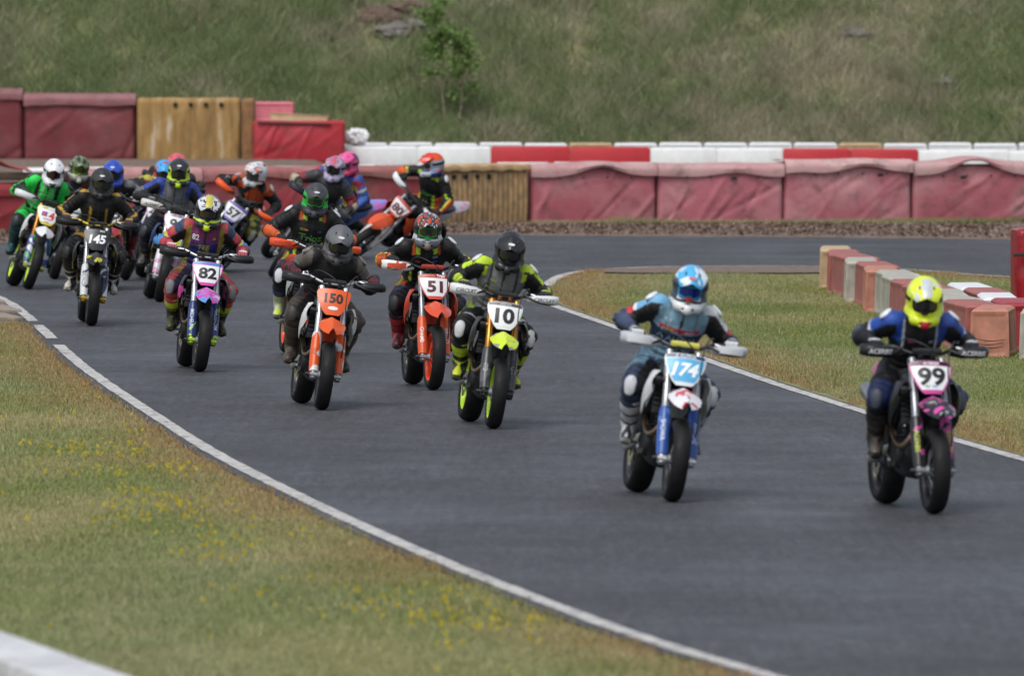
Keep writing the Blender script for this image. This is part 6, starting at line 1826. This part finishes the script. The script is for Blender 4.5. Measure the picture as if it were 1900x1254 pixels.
# 57
entry(pos=(-4.2, 133.5), a=-12, lean=34, steer=6, vox=.0135, bl='bike with orange handguards and number 57 plate leaning hard behind bike 82',
 rl='rider in orange and black suit with white spiked-pattern helmet on bike 57',
 bike=dict(plastic='#3a3c44', plate='#7a6ab0', face='#cfd3d8', header='#5a4a90', fender='#8ab0c8', guard='#c9ccd0', fork='#9a9da2', hguard='#d8521c', text=[num('57', .12, .115, '#22242a', bold=.05)], bar='#26272a', pad='#15161a', rim='#232427', panel='#2a2b30', tail='#d8521c'),
 rider=dict(suit='#141518', fold=38, hip=(-.25, .02), hipz=0.97, roll=-14, hpitch=18, hroll=-10, hyaw=-18, elbow=.15, chest=[('AHIN', .07, .02, .30, '#b9bcb8', .1)], shoulder='#9a9c96',
   paint=lambda c: [(c.torso & (c.v > .30) & (c.nz(14, 5) < .6), '#b84a22'), (c.torso & band(c.v, .27, .29) & c.front, '#9a978c'), (c.uarm & (c.t < .25), '#b04a24'), (c.uarm & (c.t < .25) & (c.nz(16, 2) > .55), '#17181a'), (c.thigh, '#2a2c22'), (c.thigh & (c.nz(12, 2) > .6), '#77792e')], glove='#17181b', cuff='#9a9a96', boot='#3a3026', boot_foot='#4a3a2c', kneepad='#8a8a80',
   helmet=dict(base='#c4c8cc', graf=[('#1f2024', 15, .58, 3), ('#c8502c', 17, .76, 6)], peak=livery('#cdd1d4', '#1f2024', '#c4583a', 15, 6.2, .3), shield='#3a3a3c', chin='#b4b7b8', low='#30322e')))
# lilac helmet
entry(pos=(-3.08, 131.0), a=-8, lean=30, steer=4, vox=.0135, bl='dark bike without visible number under the lilac-helmet rider',
 rl='rider in charcoal suit with red and cream sleeve and lilac helmet',
 bike=dict(plastic='#2a2b30', plate='#9a9da4', face='#33353a', fender='#b9bcc0', guard='#26272a', fork='#8a8d92', hguard='#1a1c22', hg_patch='#2a2e3a', rim='#232427', text=[], tail='#26272a'),
 rider=dict(suit='#26272b', fold=26, hip=(-.24, .0), hipz=0.98, roll=-8, hpitch=12, hroll=-20, hyaw=-4, elbow=.1, paint=lambda c: [(c.uarm & (c.t < .5), '#3a3c41'), (c.uarm & (c.t > .45) & (c.fwd > 0), '#7a2a32'), (c.farm & (c.t < .6), '#a89f88'), (c.farm & (c.t < .6) & (c.out < .2), '#7a2a32'), (c.torso & (c.v < .3) & c.front, '#18191c')], glove='#4a4a3c', knuckle='#17181a', boot='#26262a', kneepad='#22242a',
   helmet=dict(base='#8d8aa4', graf=[('#3a3c4a', 15, .68, 2)], peak=livery('#a9a6bc', '#c8506a', '#6a78b8', 13, 1.4, .3), peak_mid='#c05a70', chin='#9a94b0', edge='#b4a0bc', frame='#15161a', lens='#17110f', low='#4a4a5a')))
# pink helmet
entry(pos=(-3.36, 141.0), a=-38, lean=40, steer=8, vox=.0135, bl='blue and pink bike laid far over between two leaning riders',
 rl='rider in blue, red and yellow patterned suit with pink helmet',
 bike=dict(plastic='#3a6ab8', plate='#5a8ac8', face='#c9ccd4', fender=livery('#4a86d0', '#c070b8', '#4a86d0', 5, 1), guard='#3a5aa0', fork='#3a4a70', hguard='#26272a', rim='#232427', text=[num('11', .12, .11, '#1a1a1e')], tail=livery('#6a90d8', '#c070c0', '#8a9ad8', 5, 2), panel='#5a80d0'),
 rider=dict(suit='#3a5aa4', fold=22, hip=(-.22, -.02), hipz=0.97, roll=-16, hpitch=8, hroll=-26, hyaw=10, elbow=.0, paint=lambda c: [(c.nz(7, 2) > .58, '#a8324a'), (c.nz(8, 5) > .66, '#b09a30'), (c.uarm & band(c.t, .45, .6), '#b9bcc4'), (c.uarm & band(c.t, .7, .85), '#2f6ab0'), (c.leg, '#2a3c74')], glove='#3a2c40', boot='#3a3c44', kneepad='#55606a',
   helmet=dict(base='#d04a86', graf=[('#7a2c5c', 11, .66, 3)], peak='#e05a98', chin='#c03a60', frame='#a83a70', lens='#1a2a14', side='#d0588c')))
# 80
entry(pos=(-2.2, 140.6), a=-36, lean=42, steer=10, vox=.0135, bl='red-orange bike with number 80 plate laid over beside the ribbed yellow block',
 rl='rider in black suit with neon stripes and red-orange helmet on bike 80',
 bike=dict(plastic='#c44a24', plate='#c24a2c', face='#cfc8cc', header='#a03a30', fender='#d0502a', liner='#b8401e', guard='#c9c4c0', fork='#9a9da2', hguard='#d4d6d8', rim='#1d1e21', text=[num('80', .110, .11, '#4a1a22', bold=.05, xs=1.15)], tail=livery('#a9a6b4', '#c88090', '#a9a6b4', 5, 1), panel='#b8b4bc', seat='#2a2a30'),
 rider=dict(suit='#121317', fold=22, hip=(-.24, -.02), hipz=0.97, roll=-22, hpitch=12, hroll=-34, hyaw=-20, elbow=.1, shoulder='#c4c8cc', chest=[('Tripz', .075, .02, .235, '#3f8a3a', 0), ('LL', .09, .02, .12, '#8a9a3a', 0)],
   paint=lambda c: [(c.torso & (c.v > .46) & (np.abs(c.u) > .06), '#a9c832'), (c.farm & (c.out > .3), '#c8572a'), (c.farm & band(c.out, 0, .3), '#b8d438'), (c.uarm & (c.t > .6) & band(c.out, .2, .5), '#b8d438'), (c.torso & band(np.abs(c.u), .10, .135) & (c.v < .22), '#a9bd34'), (c.torso & (np.abs(c.u) > .135) & (c.v < .18), '#c0552a'), (c.thigh & (c.t < .5), '#c0552a'), (c.thigh & (c.t < .5) & (c.out < .2), '#15161a')], glove='#1a1b1e', boot='#26262a', kneepad='#26282e',
   helmet=dict(base='#d0521e', graf=[('#c9a03a', 9, .72, 3)], top='#d03a24', peak='#cf3a2c', badge='#c9a0a0', chin='#a9b0b8', low='#2a50a0', edge='#2f58a8', frame='#8a9098', lens='#1a1c28', side='#8a94a0')))
# red helmet glimpsed behind
entry(pos=(-5.0, 139.5), a=-10, lean=16, steer=3, vox=.016, bl='dark bike hidden behind the neon-edged helmet rider',
 rl='rider with coral red helmet glimpsed behind the neon-edged helmet',
 bike=dict(plastic='#2a2b30', plate='#8a8d92', fender='#8a2c30', guard='#26272a', fork='#8a8d92', hguard='#17181b', text=[]),
 rider=dict(suit='#232428', fold=54, hip=(-.25, 0), hipz=0.93, roll=-4, hpitch=10, hroll=-14, hyaw=0, boot='#222226',
   helmet=dict(base='#c04a54', peak='#cc5a62', frame='#17181b', lens='#0d0e12', chin='#a83a44')))

DEBUG = {}
for q in RACE:
    bk, M = make_bike(q['pos'], q['a'], q['lean'], q['steer'], q['bl'], q['bike'])
    if 'vox' in q: q['rider']['vox'] = q['vox']
    rd, J = make_rider(M, q['lean'], q['steer'], q['rl'], q['rider'])
    J['front'] = np.array((.74, 0, 0)); J['rear'] = np.array((-.72, 0, 0)); J['plate'] = NP_B + NP_T * .12; J['gripR'] = np.array((.23, -.40, 1.13)); J['gripL'] = np.array((.23, .40, 1.13)); J['tailtip'] = np.array((-1.05, 0, .98))
    DEBUG[q['bl'][:28]] = {k: tuple(M @ Vector(v)) for k, v in J.items()}
